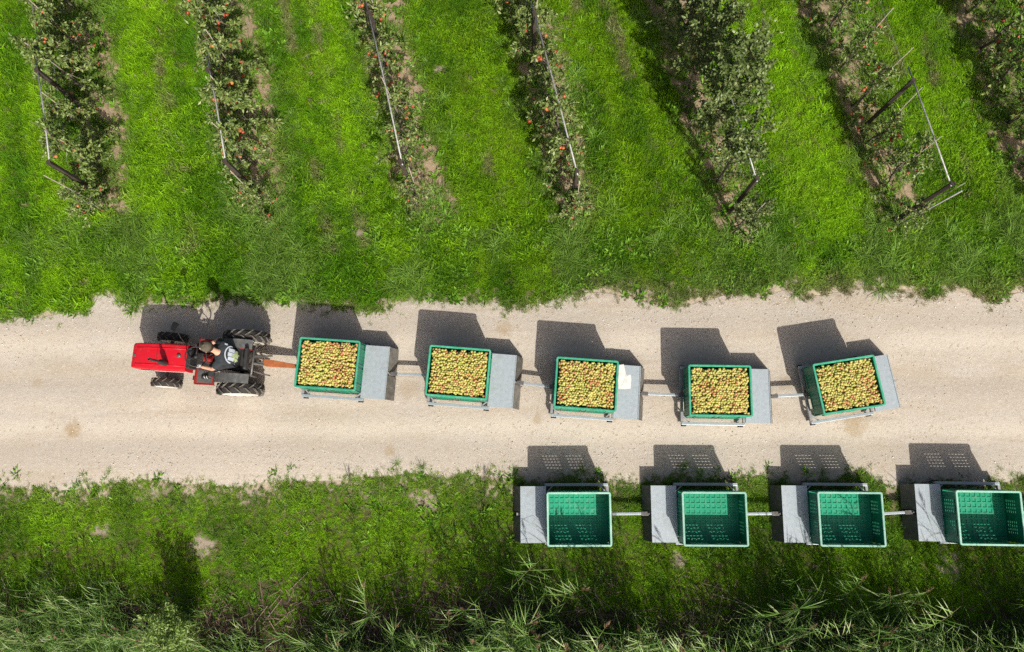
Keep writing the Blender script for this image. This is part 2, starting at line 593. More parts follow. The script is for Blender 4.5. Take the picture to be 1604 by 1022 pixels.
def tag(o, label=None, cat=None, group=None, kind=None):
    for k, x in (('label', label), ('category', cat), ('group', group), ('kind', kind)):
        if x:
            o[k] = x
    return o


def thing(name, label, cat, loc=(0, 0, 0), rz=0.0, group=None):
    o = bpy.data.objects.new(name, None)
    COL.objects.link(o)
    o.empty_display_size = 0.2
    o.location = loc
    o.rotation_euler = (0, 0, rz)
    return tag(o, label, cat, group)


# ------------------------------------------------------------------ noise fields (world space)
def _h(ix, iy, s):
    n = (ix.astype(np.int64) * 374761393 + iy.astype(np.int64) * 668265263 + s * 974711) & 0x7fffffff
    n = ((n ^ (n >> 13)) * 1274126177) & 0x7fffffff
    n = n ^ (n >> 16)
    return (n & 0xffff) / 65535.0


def vnoise(x, y, scale=1.0, s=0):
    x, y = np.asarray(x) * scale, np.asarray(y) * scale
    ix, iy = np.floor(x), np.floor(y)
    fx, fy = x - ix, y - iy
    fx, fy = fx * fx * (3 - 2 * fx), fy * fy * (3 - 2 * fy)
    a = _h(ix, iy, s) * (1 - fx) + _h(ix + 1, iy, s) * fx
    b = _h(ix, iy + 1, s) * (1 - fx) + _h(ix + 1, iy + 1, s) * fx
    return a * (1 - fy) + b * fy


def fbm(x, y, scale=1.0, s=0, o=4):
    r, a, t = 0, 1.0, 0
    for k in range(o):
        r = r + a * vnoise(x, y, scale * 2 ** k, s + 17 * k)
        t += a
        a *= 0.55
    return r / t


def sstep(x, a, b):
    t = np.clip((np.asarray(x) - a) / (b - a), 0, 1)
    return t * t * (3 - 2 * t)


def edge_fn(pts, wob, s, shift=0.0):
    w = sorted([tuple(un(*p)[:2]) for p in pts])
    xs = np.array([-90] + [p[0] for p in w] + [90])
    ys = np.array([w[0][1]] + [p[1] for p in w] + [w[-1][1]])
    return lambda x: shift + np.interp(x, xs, ys) + (fbm(x, 0 * np.asarray(x), 1.6, s) - 0.5) * wob


north_edge = edge_fn([(0, 512), (55, 506), (105, 498), (138, 506), (150, 474), (172, 468), (205, 487), (240, 485), (320, 484), (400, 482),
                      (470, 484), (540, 494), (575, 497), (610, 490), (645, 480), (700, 479), (760, 482), (805, 492), (840, 484), (885, 472),
                      (945, 467), (1000, 478), (1060, 492), (1100, 482), (1150, 470), (1200, 472), (1232, 462), (1262, 476), (1300, 470),
                      (1350, 462), (1415, 466), (1450, 474), (1500, 464), (1550, 482), (1604, 468)], 0.12, 3)
south_edge = edge_fn([(0, 746), (60, 754), (120, 752), (170, 744), (230, 738), (280, 742), (350, 745), (400, 742), (450, 740), (500, 740),
                      (560, 735), (600, 732), (640, 724), (700, 736), (740, 730), (800, 736), (850, 738), (950, 737), (1000, 742), (1060, 722),
                      (1100, 738), (1190, 730), (1230, 748), (1290, 738), (1350, 722), (1400, 748), (1460, 735), (1540, 744), (1604, 738)], 0.12, 9, 0.10)

ROW_SLOPE = -0.24
ROW_X7 = [-9.42, -6.05, -2.71, 0.52, 3.80, 7.15, 10.35]


def row_x(i, y):
    return ROW_X7[i] + ROW_SLOPE * (y - 7.0)


ROW_END = [5.0, 5.0, 5.0, 4.7, 4.35, 4.7, 4.9]

# ------------------------------------------------------------------ ground and track
def row_dist(x, y):
    d = np.full(np.shape(x), 99.0)
    for i in range(7):
        dd = np.abs(x - row_x(i, y) - 0.13)
        south = np.maximum(0, ROW_END[i] + 0.4 - y)
        d = np.minimum(d, np.hypot(dd, south))
    return d


def spots(x, y, lst):
    m = np.zeros(np.shape(x))
    for (px_, py_, r_) in lst:
        p = un(px_, py_)
        dd = np.hypot(x - p.x, (y - p.y)) + (fbm(x, y, 5, 77) - 0.5) * r_ * 2.6
        m = np.maximum(m, 1 - sstep(dd, r_ * 0.55, r_))
    return m


BARE = [(555, 362, 0.17), (803, 370, 0.16), (905, 352, 0.2), (860, 345, 0.2), (155, 468, 0.24), (190, 330, 0.15), (1222, 462, 0.15), (278, 260, 0.18),
        (282, 300, 0.16), (480, 95, 0.1), (700, 170, 0.1), (685, 110, 0.1), (1275, 158, 0.1), (300, 765, 0.14), (240, 770, 0.14), (390, 770, 0.2),
        (160, 775, 0.18), (320, 855, 0.22), (665, 780, 0.25), (165, 830, 0.22), (470, 905, 0.2), (1065, 880, 0.2), (1480, 895, 0.3), (1300, 735, 0.2), (330, 930, 0.12),
        (510, 230, 0.09), (492, 165, 0.09), (520, 300, 0.09), (735, 250, 0.08), (640, 905, 0.15), (1380, 440, 0.12), (1420, 455, 0.16), (1505, 470, 0.2)]

gxs = np.concatenate([[-90, -45, -22], np.arange(-13.5, 13.51, 0.1), [22, 45, 90]])
gys = np.concatenate([[-90, -40, -18, -9], np.arange(-6, 12.51, 0.1), [20, 45, 90]])
GX, GY = np.meshgrid(gxs, gys)
GX, GY = GX.ravel(), GY.ravel()
NXg = len(gxs)
gf = [(j * NXg + i, j * NXg + i + 1, (j + 1) * NXg + i + 1, (j + 1) * NXg + i) for j in range(len(gys) - 1) for i in range(NXg - 1)]
thatch, soil_c, tan_c, litter_c = np.array([0.10, 0.115, 0.03]), np.array([0.35, 0.27, 0.18]), np.array([0.47, 0.395, 0.30]), np.array([0.075, 0.058, 0.040])
e_n, e_s = GY - north_edge(GX), south_edge(GX) - GY
edge_dist = np.maximum(e_n, e_s)
gc = np.tile(thatch, (len(GX), 1))
wst = ((1 - sstep(row_dist(GX, GY) + (fbm(GX, GY, 1.4, 41) - 0.5) * 0.6, 0.32, 0.76)) * (GY > 3))[:, None]
gc = gc * (1 - wst) + soil_c * wst
wb = spots(GX, GY, BARE)[:, None]
gc = gc * (1 - wb) + tan_c * 0.72 * wb
wl = (sstep(-GY + (fbm(GX, GY, 0.9, 61) - 0.5) * 1.4, 2.0, 3.0) * (GY < 0))[:, None]
gc = gc * (1 - wl) + litter_c * wl
we = (1 - sstep(edge_dist + (fbm(GX, GY, 2.2, 31) - 0.5) * 0.7, 0.1, np.where((GY < 2) | (GX > 1.2), 0.95, 0.6)))[:, None]
gc = gc * (1 - we) + tan_c * we
gc *= (0.82 + 0.36 * fbm(GX, GY, 3.0, 12))[:, None]
GZ = np.zeros(len(GX))
tag(link('ground', np_mesh('ground', np.stack([GX, GY, GZ], 1), gf, 'soil', True, col=gc)), 'bare brown soil under the grass and trees', 'ground', kind='structure')

xs = np.concatenate([[-90, -40, -20], np.arange(-13, 13.01, 0.12), [20, 40, 90]])
ye0, ye1 = south_edge(xs) - 0.30, north_edge(xs) + 0.12
NY = 44
tv, tf = [], []
for i, x in enumerate(xs):
    for j in range(NY):
        t = j / (NY - 1)
        y = ye0[i] * (1 - t) + ye1[i] * t
        tv.append((x, y, 0.0))
tv = np.array(tv)
ridge = np.tile(np.sin(np.linspace(0, math.pi, NY)) ** 0.5, len(xs))
wob_ = (fbm(tv[:, 0], 0 * tv[:, 0], 0.35, 8) - 0.5) * 0.35
rut = sum(np.exp(-((tv[:, 1] + wob_ - yc) / 0.24) ** 2) for yc in (0.42, 0.95, 1.62, 2.25))
tv[:, 2] = 0.006 + ridge * (0.020 + 0.020 * fbm(tv[:, 0], tv[:, 1], 1.3, 5) - 0.014 * np.clip(rut, 0, 1))
for i in range(len(xs) - 1):
    for j in range(NY - 1):
        a = i * NY + j
        tf.append((a, a + NY, a + NY + 1, a + 1))
tag(link('dirt_track', np_mesh('dirt_track', tv, tf, 'track_sand', True)), 'pale sandy dirt track crossing between orchard and verge', 'track', kind='structure')


def icos(n_rings=4, n_seg=6):
    v, f = [(0, 0, -1)], []
    for i in range(1, n_rings):
        a = math.pi * i / n_rings - math.pi / 2
        for k in range(n_seg):
            b = 2 * math.pi * k / n_seg
            v.append((math.cos(a) * math.cos(b), math.cos(a) * math.sin(b), math.sin(a)))
    v.append((0, 0, 1))
    top = len(v) - 1
    for k in range(n_seg):
        f.append((0, 1 + (k + 1) % n_seg, 1 + k))
        f.append((top, top - n_seg + k, top - n_seg + (k + 1) % n_seg))
        for i in range(n_rings - 2):
            a, b = 1 + i * n_seg + k, 1 + i * n_seg + (k + 1) % n_seg
            f += [(a, b, b + n_seg), (a, b + n_seg, a + n_seg)]
    return np.array(v), np.array(f)


def rot_mats(n, r, full=True):
    """n random rotations"""
    q = r.normal(size=(n, 4))
    q /= np.linalg.norm(q, axis=1)[:, None]
    w, x, y, z = q.T
    return np.stack([np.stack([1 - 2 * (y * y + z * z), 2 * (x * y - z * w), 2 * (x * z + y * w)], 1),
                     np.stack([2 * (x * y + z * w), 1 - 2 * (x * x + z * z), 2 * (y * z - x * w)], 1),
                     np.stack([2 * (x * z - y * w), 2 * (y * z + x * w), 1 - 2 * (x * x + y * y)], 1)], 1)


def blobs(name, pos, scl, cols, mat, r, rings=4, seg=6, smooth=False, jit=0.0):
    bv, bf = icos(rings, seg)
    n, k = len(pos), len(bv)
    R = rot_mats(n, r)
    v = bv[None] * scl[:, None, :]
    if jit:
        v = v * (1 + jit * r.normal(size=(n, k, 1)))
    v = np.einsum('nij,nkj->nki', R, v) + pos[:, None, :]
    f = (bf[None] + (np.arange(n) * k)[:, None, None]).reshape(-1, 3)
    c = np.repeat(cols, k, axis=0) if cols.ndim == 2 else cols.reshape(-1, 3)
    return np_mesh(name, v.reshape(-1, 3), f, mat, smooth, col=c)


n = 16000
px = rng.uniform(-12.5, 12.5, n)
t = rng.random(n)
t = np.where(rng.random(n) < 0.35, np.where(rng.random(n) < 0.6, rng.normal(0.93, 0.06, n), rng.normal(0.05, 0.05, n)), t)
py = south_edge(px) * (1 - t) + north_edge(px) * t
t = np.clip((py - south_edge(px) + 0.30) / (north_edge(px) - south_edge(px) + 0.42), 0.001, 0.999)
w_ = (fbm(px, 0 * px, 0.35, 8) - 0.5) * 0.35
ru = np.clip(sum(np.exp(-((py + w_ - yc) / 0.24) ** 2) for yc in (0.42, 0.95, 1.62, 2.25)), 0, 1)
pz = 0.006 + np.sin(np.pi * t) ** 0.5 * (0.020 + 0.020 * fbm(px, py, 1.3, 5) - 0.014 * ru)
keep = fbm(px, py, 0.9, 21) + 0.25 * rng.random(n) - 0.08 * ru > 0.56
px, py, pz = px[keep], py[keep], pz[keep]
n = len(px)
size = 0.005 + 0.013 * rng.random(n) ** 3
pc = np.where(rng.random((n, 1)) < 0.45, np.array([[0.66, 0.62, 0.56]]), np.array([[0.46, 0.39, 0.31]])) * (0.8 + 0.45 * rng.random((n, 1)))
me = blobs('gravel', np.stack([px, py, pz + size * 0.1], 1), size[:, None] * np.array([[1, 0.8, 0.6]]) * (0.7 + 0.6 * rng.random((n, 3))), pc, 'pebble', rng, 3, 5, jit=0.12)
tag(link('gravel', me), 'small pale stones strewn over the dirt track', 'gravel', kind='stuff')

# ------------------------------------------------------------------ scattered ground cover
TUFTS = bpy.data.collections.new('tuft_sources')


def blades(nb, h, lean, width, seed, spread, seg=3, curl=0.8, hv=0.35, leaf=False):
    """nb grass blades (or broad leaves) as strips of quads; returns verts, quads, tint"""
    r = np.random.default_rng(seed)
    a = r.uniform(0, 2 * math.pi, nb)
    d = np.stack([np.cos(a), np.sin(a)], 1)
    rr = spread * np.sqrt(r.random(nb))
    pa = r.uniform(0, 2 * math.pi, nb)
    base = np.stack([rr * np.cos(pa), rr * np.sin(pa)], 1)
    L = h * (1 - hv + 2 * hv * r.random(nb))
    th0 = lean[0] + (lean[1] - lean[0]) * r.random(nb)
    side = np.stack([-d[:, 1], d[:, 0]], 1)
    W = width * (0.7 + 0.6 * r.random(nb))
    prof = ([0.25, 0.9, 1.0, 0.75, 0.05] if leaf else [1.0, 0.85, 0.6, 0.04]) if seg >= 3 else [1.0, 0.7, 0.04]
    if seg == 2:
        prof = [1.0, 0.8, 0.05]
    q = len(prof)
    v = np.zeros((nb, q, 2, 3))
    p = np.concatenate([base, np.full((nb, 1), -0.005)], 1)
    for i in range(q):
        if i:
            th = th0 + curl * (i / (q - 1)) * (0.5 + r.random(nb))
            st = L / (q - 1)
            p = p + np.concatenate([d * (np.sin(th) * st)[:, None], (np.cos(th) * st)[:, None]], 1)
        w = (W * prof[i] / 2)[:, None]
        tw = r.normal(0, 0.25, nb)[:, None]
        for k, sg in ((0, -1), (1, 1)):
            v[:, i, k, :2] = p[:, :2] + side * w * sg
            v[:, i, k, 2] = p[:, 2] + (w * sg * tw)[:, 0]
    f = []
    for i in range(q - 1):
        f.append([2 * i, 2 * i + 1, 2 * i + 3, 2 * i + 2])
    f = (np.array(f)[None] + (np.arange(nb) * 2 * q)[:, None, None]).reshape(-1, 4)
    tint = np.repeat(r.random(nb), 2 * q)
    return v.reshape(-1, 3), f, tint


def source(i, *a, **k):
    v, f, t = blades(*a, **k)
    o = bpy.data.objects.new('tuft_%02d' % i, np_mesh('tuft_%02d' % i, v, f, 'grass_blade', True, tint=t))
    TUFTS.objects.link(o)


for i in range(4):
    if i % 2:
        source(i, 34, 0.125, (0.3, 1.05), 0.0130, 100 + i, 0.10, seg=3, curl=0.7)
    else:
        source(i, 46, 0.095, (0.25, 1.0), 0.0085, 100 + i, 0.10, seg=3, curl=0.7)
source(4, 40, 0.26, (0.25, 0.9), 0.009, 110, 0.07, seg=3, curl=1.0)
source(5, 46, 0.34, (0.3, 1.0), 0.010, 111, 0.09, seg=3, curl=1.1)
source(6, 16, 0.12, (0.5, 1.2), 0.036, 112, 0.06, seg=3, curl=0.4, leaf=True)
source(7, 20, 0.15, (0.3, 1.15), 0.030, 113, 0.09, seg=3, curl=0.5, leaf=True)
source(8, 40, 0.035, (1.0, 1.5), 0.024, 114, 0.10, seg=3, curl=0.2, leaf=True)
source(9, 30, 0.16, (0.7, 1.4), 0.005, 115, 0.09, seg=3, curl=0.5)


def scatter_group(collection):
    ng = bpy.data.node_groups.new('scatter_' + collection.name, 'GeometryNodeTree')
    ng.interface.new_socket('Geometry', in_out='INPUT', socket_type='NodeSocketGeometry')
    ng.interface.new_socket('Geometry', in_out='OUTPUT', socket_type='NodeSocketGeometry')
    N, L = ng.nodes.new, ng.links.new
    gi, go = N('NodeGroupInput'), N('NodeGroupOutput')
    ci = N('GeometryNodeCollectionInfo')
    ci.inputs['Collection'].default_value = collection
    ci.inputs['Separate Children'].default_value = True
    ci.inputs['Reset Children'].default_value = True
    ip = N('GeometryNodeInstanceOnPoints')
    ip.inputs['Pick Instance'].default_value = True

    def na(name, dt):
        x = N('GeometryNodeInputNamedAttribute')
        x.data_type = dt
        x.inputs['Name'].default_value = name
        return x.outputs['Attribute']
    e = N('FunctionNodeEulerToRotation')
    L(na('rot', 'FLOAT_VECTOR'), e.inputs[0])
    L(gi.outputs[0], ip.inputs['Points'])
    L(ci.outputs[0], ip.inputs['Instance'])
    L(na('idx', 'INT'), ip.inputs['Instance Index'])
    L(e.outputs[0], ip.inputs['Rotation'])
    L(na('scl', 'FLOAT'), ip.inputs['Scale'])
    L(ip.outputs[0], go.inputs[0])
    return ng


SCATTER = scatter_group(TUFTS)


def scatter(name, pos, idx, rot, scl, tint, label, cat, group=SCATTER):
    me = bpy.data.meshes.new(name)
    n = len(pos)
    me.vertices.add(n)
    me.vertices.foreach_set('co', np.asarray(pos, np.float32).ravel())
    me.attributes.new('idx', 'INT', 'POINT').data.foreach_set('value', np.asarray(idx, np.int32))
    me.attributes.new('rot', 'FLOAT_VECTOR', 'POINT').data.foreach_set('vector', np.asarray(rot, np.float32).ravel())
    me.attributes.new('scl', 'FLOAT', 'POINT').data.foreach_set('value', np.asarray(scl, np.float32))
    if tint is not None:
        c = np.ones((n, 4), np.float32)
        c[:, :3] = tint
        me.attributes.new('tint_i', 'FLOAT_COLOR', 'POINT').data.foreach_set('color', c.ravel())
    me.update()
    o = link(name, me)
    md = o.modifiers.new('scatter', 'NODES')
    md.node_group = group
    return tag(o, label, cat, kind='stuff')


VIEW = (-13.0, 13.0, -5.4, 11.8)
NT = 150000
gx = rng.uniform(VIEW[0], VIEW[1], NT)
gy = rng.uniform(VIEW[2], VIEW[3], NT)
yn, ys_ = north_edge(gx), south_edge(gx)
rd = row_dist(gx, gy)
north = gy > yn - 0.25
south = gy < ys_ + 0.25
dens = np.where(north, sstep(gy - yn, -0.25, 0.35), np.where(south, sstep(ys_ - gy, -0.25, 0.35), 0.0))
# edge of the track is patchy
patch = fbm(gx, gy, 1.8, 31)
edge_d = np.where(north, gy - yn, ys_ - gy)
fr_ = fbm(gx, gy, 4.5, 32)
dens *= np.where(south & (edge_d < 1.1), 0.40 + 0.60 * sstep(fbm(gx, gy, 2.6, 34) + 0.35 * edge_d, 0.38, 0.66), 1.0)
dens *= np.where(north & (gx > 1.2) & (edge_d < 0.9), 0.5 + 0.5 * sstep(fbm(gx, gy, 2.1, 35) + 0.45 * edge_d, 0.40, 0.70), 1.0)
dens *= np.where(edge_d < 0.8, sstep(0.55 * patch + 0.45 * fr_ + 0.50 * edge_d + 0.10 * rng.normal(size=NT), 0.42, 0.66), 1.0)
# weed-killed strip under the trees
strip = 1 - sstep(rd + (fbm(gx, gy, 1.4, 41) - 0.5) * 0.6, 0.32, 0.72)
dens *= 1 - 0.93 * strip * (gy > 3)
dens *= 1 - np.where(gy < 2, 0.6, 0.85) * spots(gx, gy, BARE)
# wheel tracks between the rows: thin and dry
mid = np.full(NT, 99.0)
for i in range(6):
    c0 = 0.5 * (row_x(i, gy) + row_x(i + 1, gy))
    mid = np.minimum(mid, np.abs(np.abs(gx - c0) - 0.05 - 0.3 * (i % 2)))
trk = (1 - sstep(mid, 0.05, 0.22)) * sstep(fbm(gx, gy * 0.5, 2.6, 51), 0.52, 0.68) * (gy > 4.2)
dens *= 1 - 0.45 * trk
# verge: thins towards the reeds
litter = sstep(-gy + (fbm(gx, gy, 0.9, 61) - 0.5) * 1.4, 2.6, 3.5)
dens *= np.where(south, 1 - 0.93 * litter, 1)
dens *= np.where(south, 0.8 + 0.3 * sstep(fbm(gx, gy, 1.1, 66), 0.35, 0.6), 1)
keep = rng.random(NT) < dens
gx, gy, rd, south, trk, strip, edge_d = gx[keep], gy[keep], rd[keep], south[keep], trk[keep], strip[keep], edge_d[keep]
n = len(gx)
a1 = fbm(gx, gy, 0.55, 71)
a2 = fbm(gx, gy, 2.4, 72)
deep, bright, yell = np.array([0.092, 0.235, 0.008]), np.array([0.27, 0.51, 0.010]), np.array([0.32, 0.46, 0.03])
a3 = fbm((gx + 0.24 * gy) * 2.2, gy * 0.28, 1.0, 76)
m1 = sstep(a1 * 0.35 + a2 * 0.25 + a3 * 0.4 + 0.035 * rng.normal(size=n), 0.36, 0.62)[:, None]
tint = deep * (1 - m1) + bright * m1
lane = np.interp((gx - row_x(0, gy)) / 3.3, np.arange(-1, 8) + 0.5, [1.12, 1.10, 1.08, 0.86, 0.84, 1.10, 1.0, 1.0, 1.0])
tint = tint * np.where((gy > 3)[:, None], lane[:, None] * np.array([1.0, 1.0, 1.0]), 1.0)
m2 = (sstep(fbm(gx, gy, 1.5, 73), 0.5, 0.8) * 0.3)[:, None]
tint = tint * (1 - m2) + yell * m2
dry = np.clip(0.5 * ((gx > 1.2) & (gy > 2)) * (1 - sstep(edge_d, 0.15, 0.9)) + trk * 0.7 + 0.35 * strip + (rng.random(n) < np.where(south, 0.06, 0.018)) + 0.45 * (1 - sstep(edge_d, 0.0, 0.35)), 0, 1)[:, None]
tint = tint * (1 - dry) + np.array([0.30, 0.26, 0.13]) * dry
ol = (0.4 * (1 - sstep(edge_d, 0.2, 1.0)))[:, None]
tint = np.where(south[:, None], (tint * 0.92 + np.array([0.24, 0.30, 0.06]) * 0.12) * (1 - ol) + np.array([0.24, 0.28, 0.09]) * ol, tint)
lush = sstep(fbm(gx, gy, 1.1, 75), 0.4, 0.7)
scl = (0.65 + 0.55 * rng.random(n)) * np.where(south, 0.6, 1.0) * (0.75 + 0.55 * lush) * (0.5 + 0.5 * sstep(edge_d, -0.1, 0.5))
idx = np.where(rng.random(n) < 0.25, 1, 0) + 2 * rng.integers(0, 2, n)
lean = rng.normal(0, 0.22, (n, 2)) + np.stack([fbm(gx, gy, 1.7, 81) - 0.5, fbm(gx, gy, 1.7, 82) - 0.5], 1) * 1.3
scatter('grass', np.stack([gx, gy, np.full(n, 0.005)], 1), idx, np.stack([lean[:, 0], lean[:, 1], rng.uniform(0, 6.28, n)], 1), scl, tint,
        'short green grass covering orchard lanes and roadside verge', 'grass')

# taller grass and broad-leaved weeds
NW = 40000
wx = rng.uniform(VIEW[0], VIEW[1], NW)
wy = rng.uniform(VIEW[2], VIEW[3], NW)
yn, ys_ = north_edge(wx), south_edge(wx)
rd = row_dist(wx, wy)
end_zone = np.zeros(NW)
for i in range(7):
    dd = np.hypot((wx - row_x(i, wy)) * 0.75, (wy - (ROW_END[i] - 0.35)) * 1.0)
    end_zone = np.maximum(end_zone, 1 - sstep(dd + (fbm(wx, wy, 2, 91) - 0.5) * 0.8, 0.35, 1.0))
head = sstep(wy - yn, 0.0, 0.3) * (1 - sstep(wy, 4.3, 5.0)) * sstep(fbm(wx, wy, 0.8, 92), 0.42, 0.62)
rim_ = (1 - sstep(np.abs(rd - 0.75) + (fbm(wx, wy, 1.3, 93) - 0.5) * 0.5, 0.1, 0.35)) * (wy > 4.8)
under = (1 - sstep(rd, 0.3, 0.6)) * (wy > 5) * 0.22
south = wy < ys_ - 0.02
verge = south * (1 - sstep(-wy, 2.4, 3.2)) * (0.2 + 0.9 * sstep(fbm(wx, wy, 0.9, 94), 0.42, 0.62))
bareW = spots(wx, wy, BARE)
# the whole strip south of the trailers and the track fringe
dens = np.where(wy > yn, np.maximum.reduce([end_zone * 0.95, head * 0.7, rim_ * 0.28, under]), 0) + verge * 0.55
dens *= 1 - 0.9 * bareW
keep = rng.random(NW) < dens
wx, wy, south, ez = wx[keep], wy[keep], south[keep], end_zone[keep]
n = len(wx)
ty = fbm(wx, wy, 1.1, 95) + 0.08 * rng.normal(size=n)
idx = np.where(ty > 0.47, rng.integers(6, 8, n), rng.integers(4, 6, n))
idx = np.where(south, np.where(ty > 0.46, np.where(rng.random(n) < 0.7, 8, 7), np.where(rng.random(n) < 0.8, 8, 4)), idx)
idx = np.where(rng.random(n) < 0.07, 9, idx)
scl = 0.55 + 0.6 * rng.random(n)
scl = np.where(south, scl * 0.75, scl)
m1 = rng.random((n, 1))
tint = np.array([0.11, 0.26, 0.018]) * (1 - m1) + np.array([0.23, 0.42, 0.04]) * m1
tall = ((idx == 4) | (idx == 5))[:, None]
tint = np.where(tall, np.array([0.19, 0.33, 0.05]) * (0.7 + 0.6 * m1), tint)
tint = np.where((idx == 9)[:, None], np.array([0.32, 0.27, 0.16]), tint)
scatter('weeds', np.stack([wx, wy, np.full(n, 0.004)], 1), idx, np.stack([rng.normal(0, 0.15, n), rng.normal(0, 0.15, n), rng.uniform(0, 6.28, n)], 1), scl, tint,
        'taller grass clumps and broad leaved weeds at row ends and verge', 'weeds')

# ------------------------------------------------------------------ fruit bins
BL, BW, BH = 1.20, 0.985, 0.57       # rim length, rim width, height
BASE_Z = 0.30                        # underside of a bin on its trailer
TAPER = -0.012


def wall_map(length, width, flip):
    """wall coordinates (u along, w up, d outwards) -> bin coordinates"""
    def fn(u, w, d):
        k = 1 - (1 - w / BH) * (TAPER / (length / 2))
        off = width / 2 - 0.034 - (1 - w / BH) * (TAPER if flip > 1 else -0.03) + d
        x, y = u * k, -off
        if flip == 0:
            return (x, y, w)
        if flip == 1:
            return (-x, -y, w)
        if flip == 2:
            return (-y, x, w)
        return (y, -x, w)
    return fn


def wall_mesh(half, fn):
    """a wall plate with two blocks of ventilation slots, each slot row cut by thin bars, and outer ribs"""
    sw, gap = 0.044, 0.020
    us = [-half]
    holes_u = []
    bc = 0.235 if half > 0.5 else 0.19
    nb = 5 if half > 0.5 else 4
    for c in (-bc, bc):
        x = c - (nb * sw + (nb - 1) * gap) / 2
        for k in range(nb):
            us += [x, x + sw]
            holes_u.append(len(us) - 2)
            x += sw + gap
    us.append(half)
    ws = [0.05]
    holes_w = []
    z = 0.135
    for k in range(5):
        ws += [z, z + 0.022]
        holes_w.append(len(ws) - 2)
        z += 0.061
    ws.append(BH - 0.01)
    t = 0.006
    mb = MB()
    nu, nw = len(us), len(ws)
    vs = [fn(u, w, s * t) for s in (-1, 1) for w in ws for u in us]
    ID = lambda i, j, s: s * nu * nw + j * nu + i
    solid = lambda i, j: 0 <= i < nu - 1 and 0 <= j < nw - 1 and not (i in holes_u and j in holes_w)
    fs = []
    for i in range(nu - 1):
        for j in range(nw - 1):
            if not solid(i, j):
                continue
            fs += [(ID(i, j, 1), ID(i + 1, j, 1), ID(i + 1, j + 1, 1), ID(i, j + 1, 1)), (ID(i, j, 0), ID(i, j + 1, 0), ID(i + 1, j + 1, 0), ID(i + 1, j, 0))]
            for (di, dj, a, b) in ((-1, 0, (i, j + 1), (i, j)), (1, 0, (i + 1, j), (i + 1, j + 1)), (0, -1, (i, j), (i + 1, j)), (0, 1, (i + 1, j + 1), (i, j + 1))):
                if not solid(i + di, j + dj):
                    fs.append((ID(*a, 0), ID(*b, 0), ID(*b, 1), ID(*a, 1)))
    mb.add(vs, fs)

    def rib(u0, u1, w0, w1, d1=0.022):
        p = [fn(u, w, d) for w in (w0, w1) for (u, d) in ((u0, 0.004), (u1, 0.004), (u1, d1), (u0, d1))]
        mb.hexa(p)
    bwid = (nb * sw + (nb - 1) * gap) / 2
    for c in (-bc, bc):
        for sg in (-1, 1):
            u = c + sg * (bwid + 0.035)
            rib(u - 0.009, u + 0.009, 0.06, BH - 0.03)
        rib(c - bwid - 0.024, c + bwid + 0.024, 0.455, 0.475, 0.019)
        rib(c - bwid - 0.024, c + bwid + 0.024, 0.075, 0.095, 0.019)
    return mb


def rounded(hx, hy, r, n=5):
    p = []
    for cx, cy, a0 in ((hx - r, hy - r, 0), (-hx + r, hy - r, 90), (-hx + r, -hy + r, 180), (hx - r, -hy + r, 270)):
        for k in range(n + 1):
            a = math.radians(a0 + 90 * k / n)
            p.append((cx + r * math.cos(a), cy + r * math.sin(a)))
    return p


def ring(mb, prof, r=0.045):
    """sweep a profile of (inset, z) round the rim rectangle"""
    loops = [[(x, y, z) for x, y in rounded(BL / 2 - i, BW / 2 - i, max(r - i, 0.006))] for i, z in prof]
    n, q = len(loops[0]), len(prof)
    vs = [p for l in loops for p in l]
    fs = [(k * n + i, k * n + (i + 1) % n, ((k + 1) % q) * n + (i + 1) % n, ((k + 1) % q) * n + i) for k in range(q) for i in range(n)]
    return mb.add(vs, fs)


BINMESH = {}
for nm, fl in (('long_a', 0), ('long_b', 1)):
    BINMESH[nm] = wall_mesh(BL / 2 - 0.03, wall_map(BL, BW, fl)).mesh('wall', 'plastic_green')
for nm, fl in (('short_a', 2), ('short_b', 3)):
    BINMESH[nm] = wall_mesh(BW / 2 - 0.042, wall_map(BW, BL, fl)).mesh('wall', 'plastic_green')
rb = MB()
ring(rb, [(0.000, BH - 0.030), (0.000, BH - 0.004), (0.004, BH), (0.032, BH), (0.037, BH - 0.005), (0.037, BH - 0.022), (0.008, BH - 0.022), (0.008, BH - 0.030)])
BINMESH['rim'] = rb.mesh('rim', 'plastic_rim', False)
BINMESH['rim_faded'] = rb.mesh('rim', 'plastic_faded', False)
fl = MB()
nx, ny, pit, sq, z1, z0 = 11, 9, 0.098, 0.066, 0.085, 0.073
xb, yb = [-0.572], [-0.476]
for k in range(nx):
    c = (k - (nx - 1) / 2) * pit
    xb += [c - sq / 2, c + sq / 2]
for k in range(ny):
    c = (k - (ny - 1) / 2) * pit
    yb += [c - sq / 2, c + sq / 2]
xb.append(0.572)
yb.append(0.476)
for i in range(len(xb) - 1):
    for j in range(len(yb) - 1):
        low = i % 2 == 1 and j % 2 == 1
        a, b, c, d = xb[i], xb[i + 1], yb[j], yb[j + 1]
        z = z0 if low else z1
        fl.add([(a, c, z), (b, c, z), (b, d, z), (a, d, z)], [(0, 1, 2, 3)])
        if low:
            q = [(a, c), (b, c), (b, d), (a, d)]
            for m_ in range(4):
                p, r_ = q[m_], q[(m_ + 1) % 4]
                fl.add([(*p, z0), (*r_, z0), (*r_, z1), (*p, z1)], [(0, 1, 2, 3)])
fl.add([(-0.572, -0.476, 0.05), (0.572, -0.476, 0.05), (0.572, 0.476, 0.05), (-0.572, 0.476, 0.05)], [(3, 2, 1, 0)])
BINMESH['floor'] = fl.mesh('bin_floor', 'floor_green_lit')
sk = MB()
sk.box((0, 0, 0.025), (1.08, 0.09, 0.05))
BINMESH['skid'] = sk.mesh('skid', 'plastic_green')


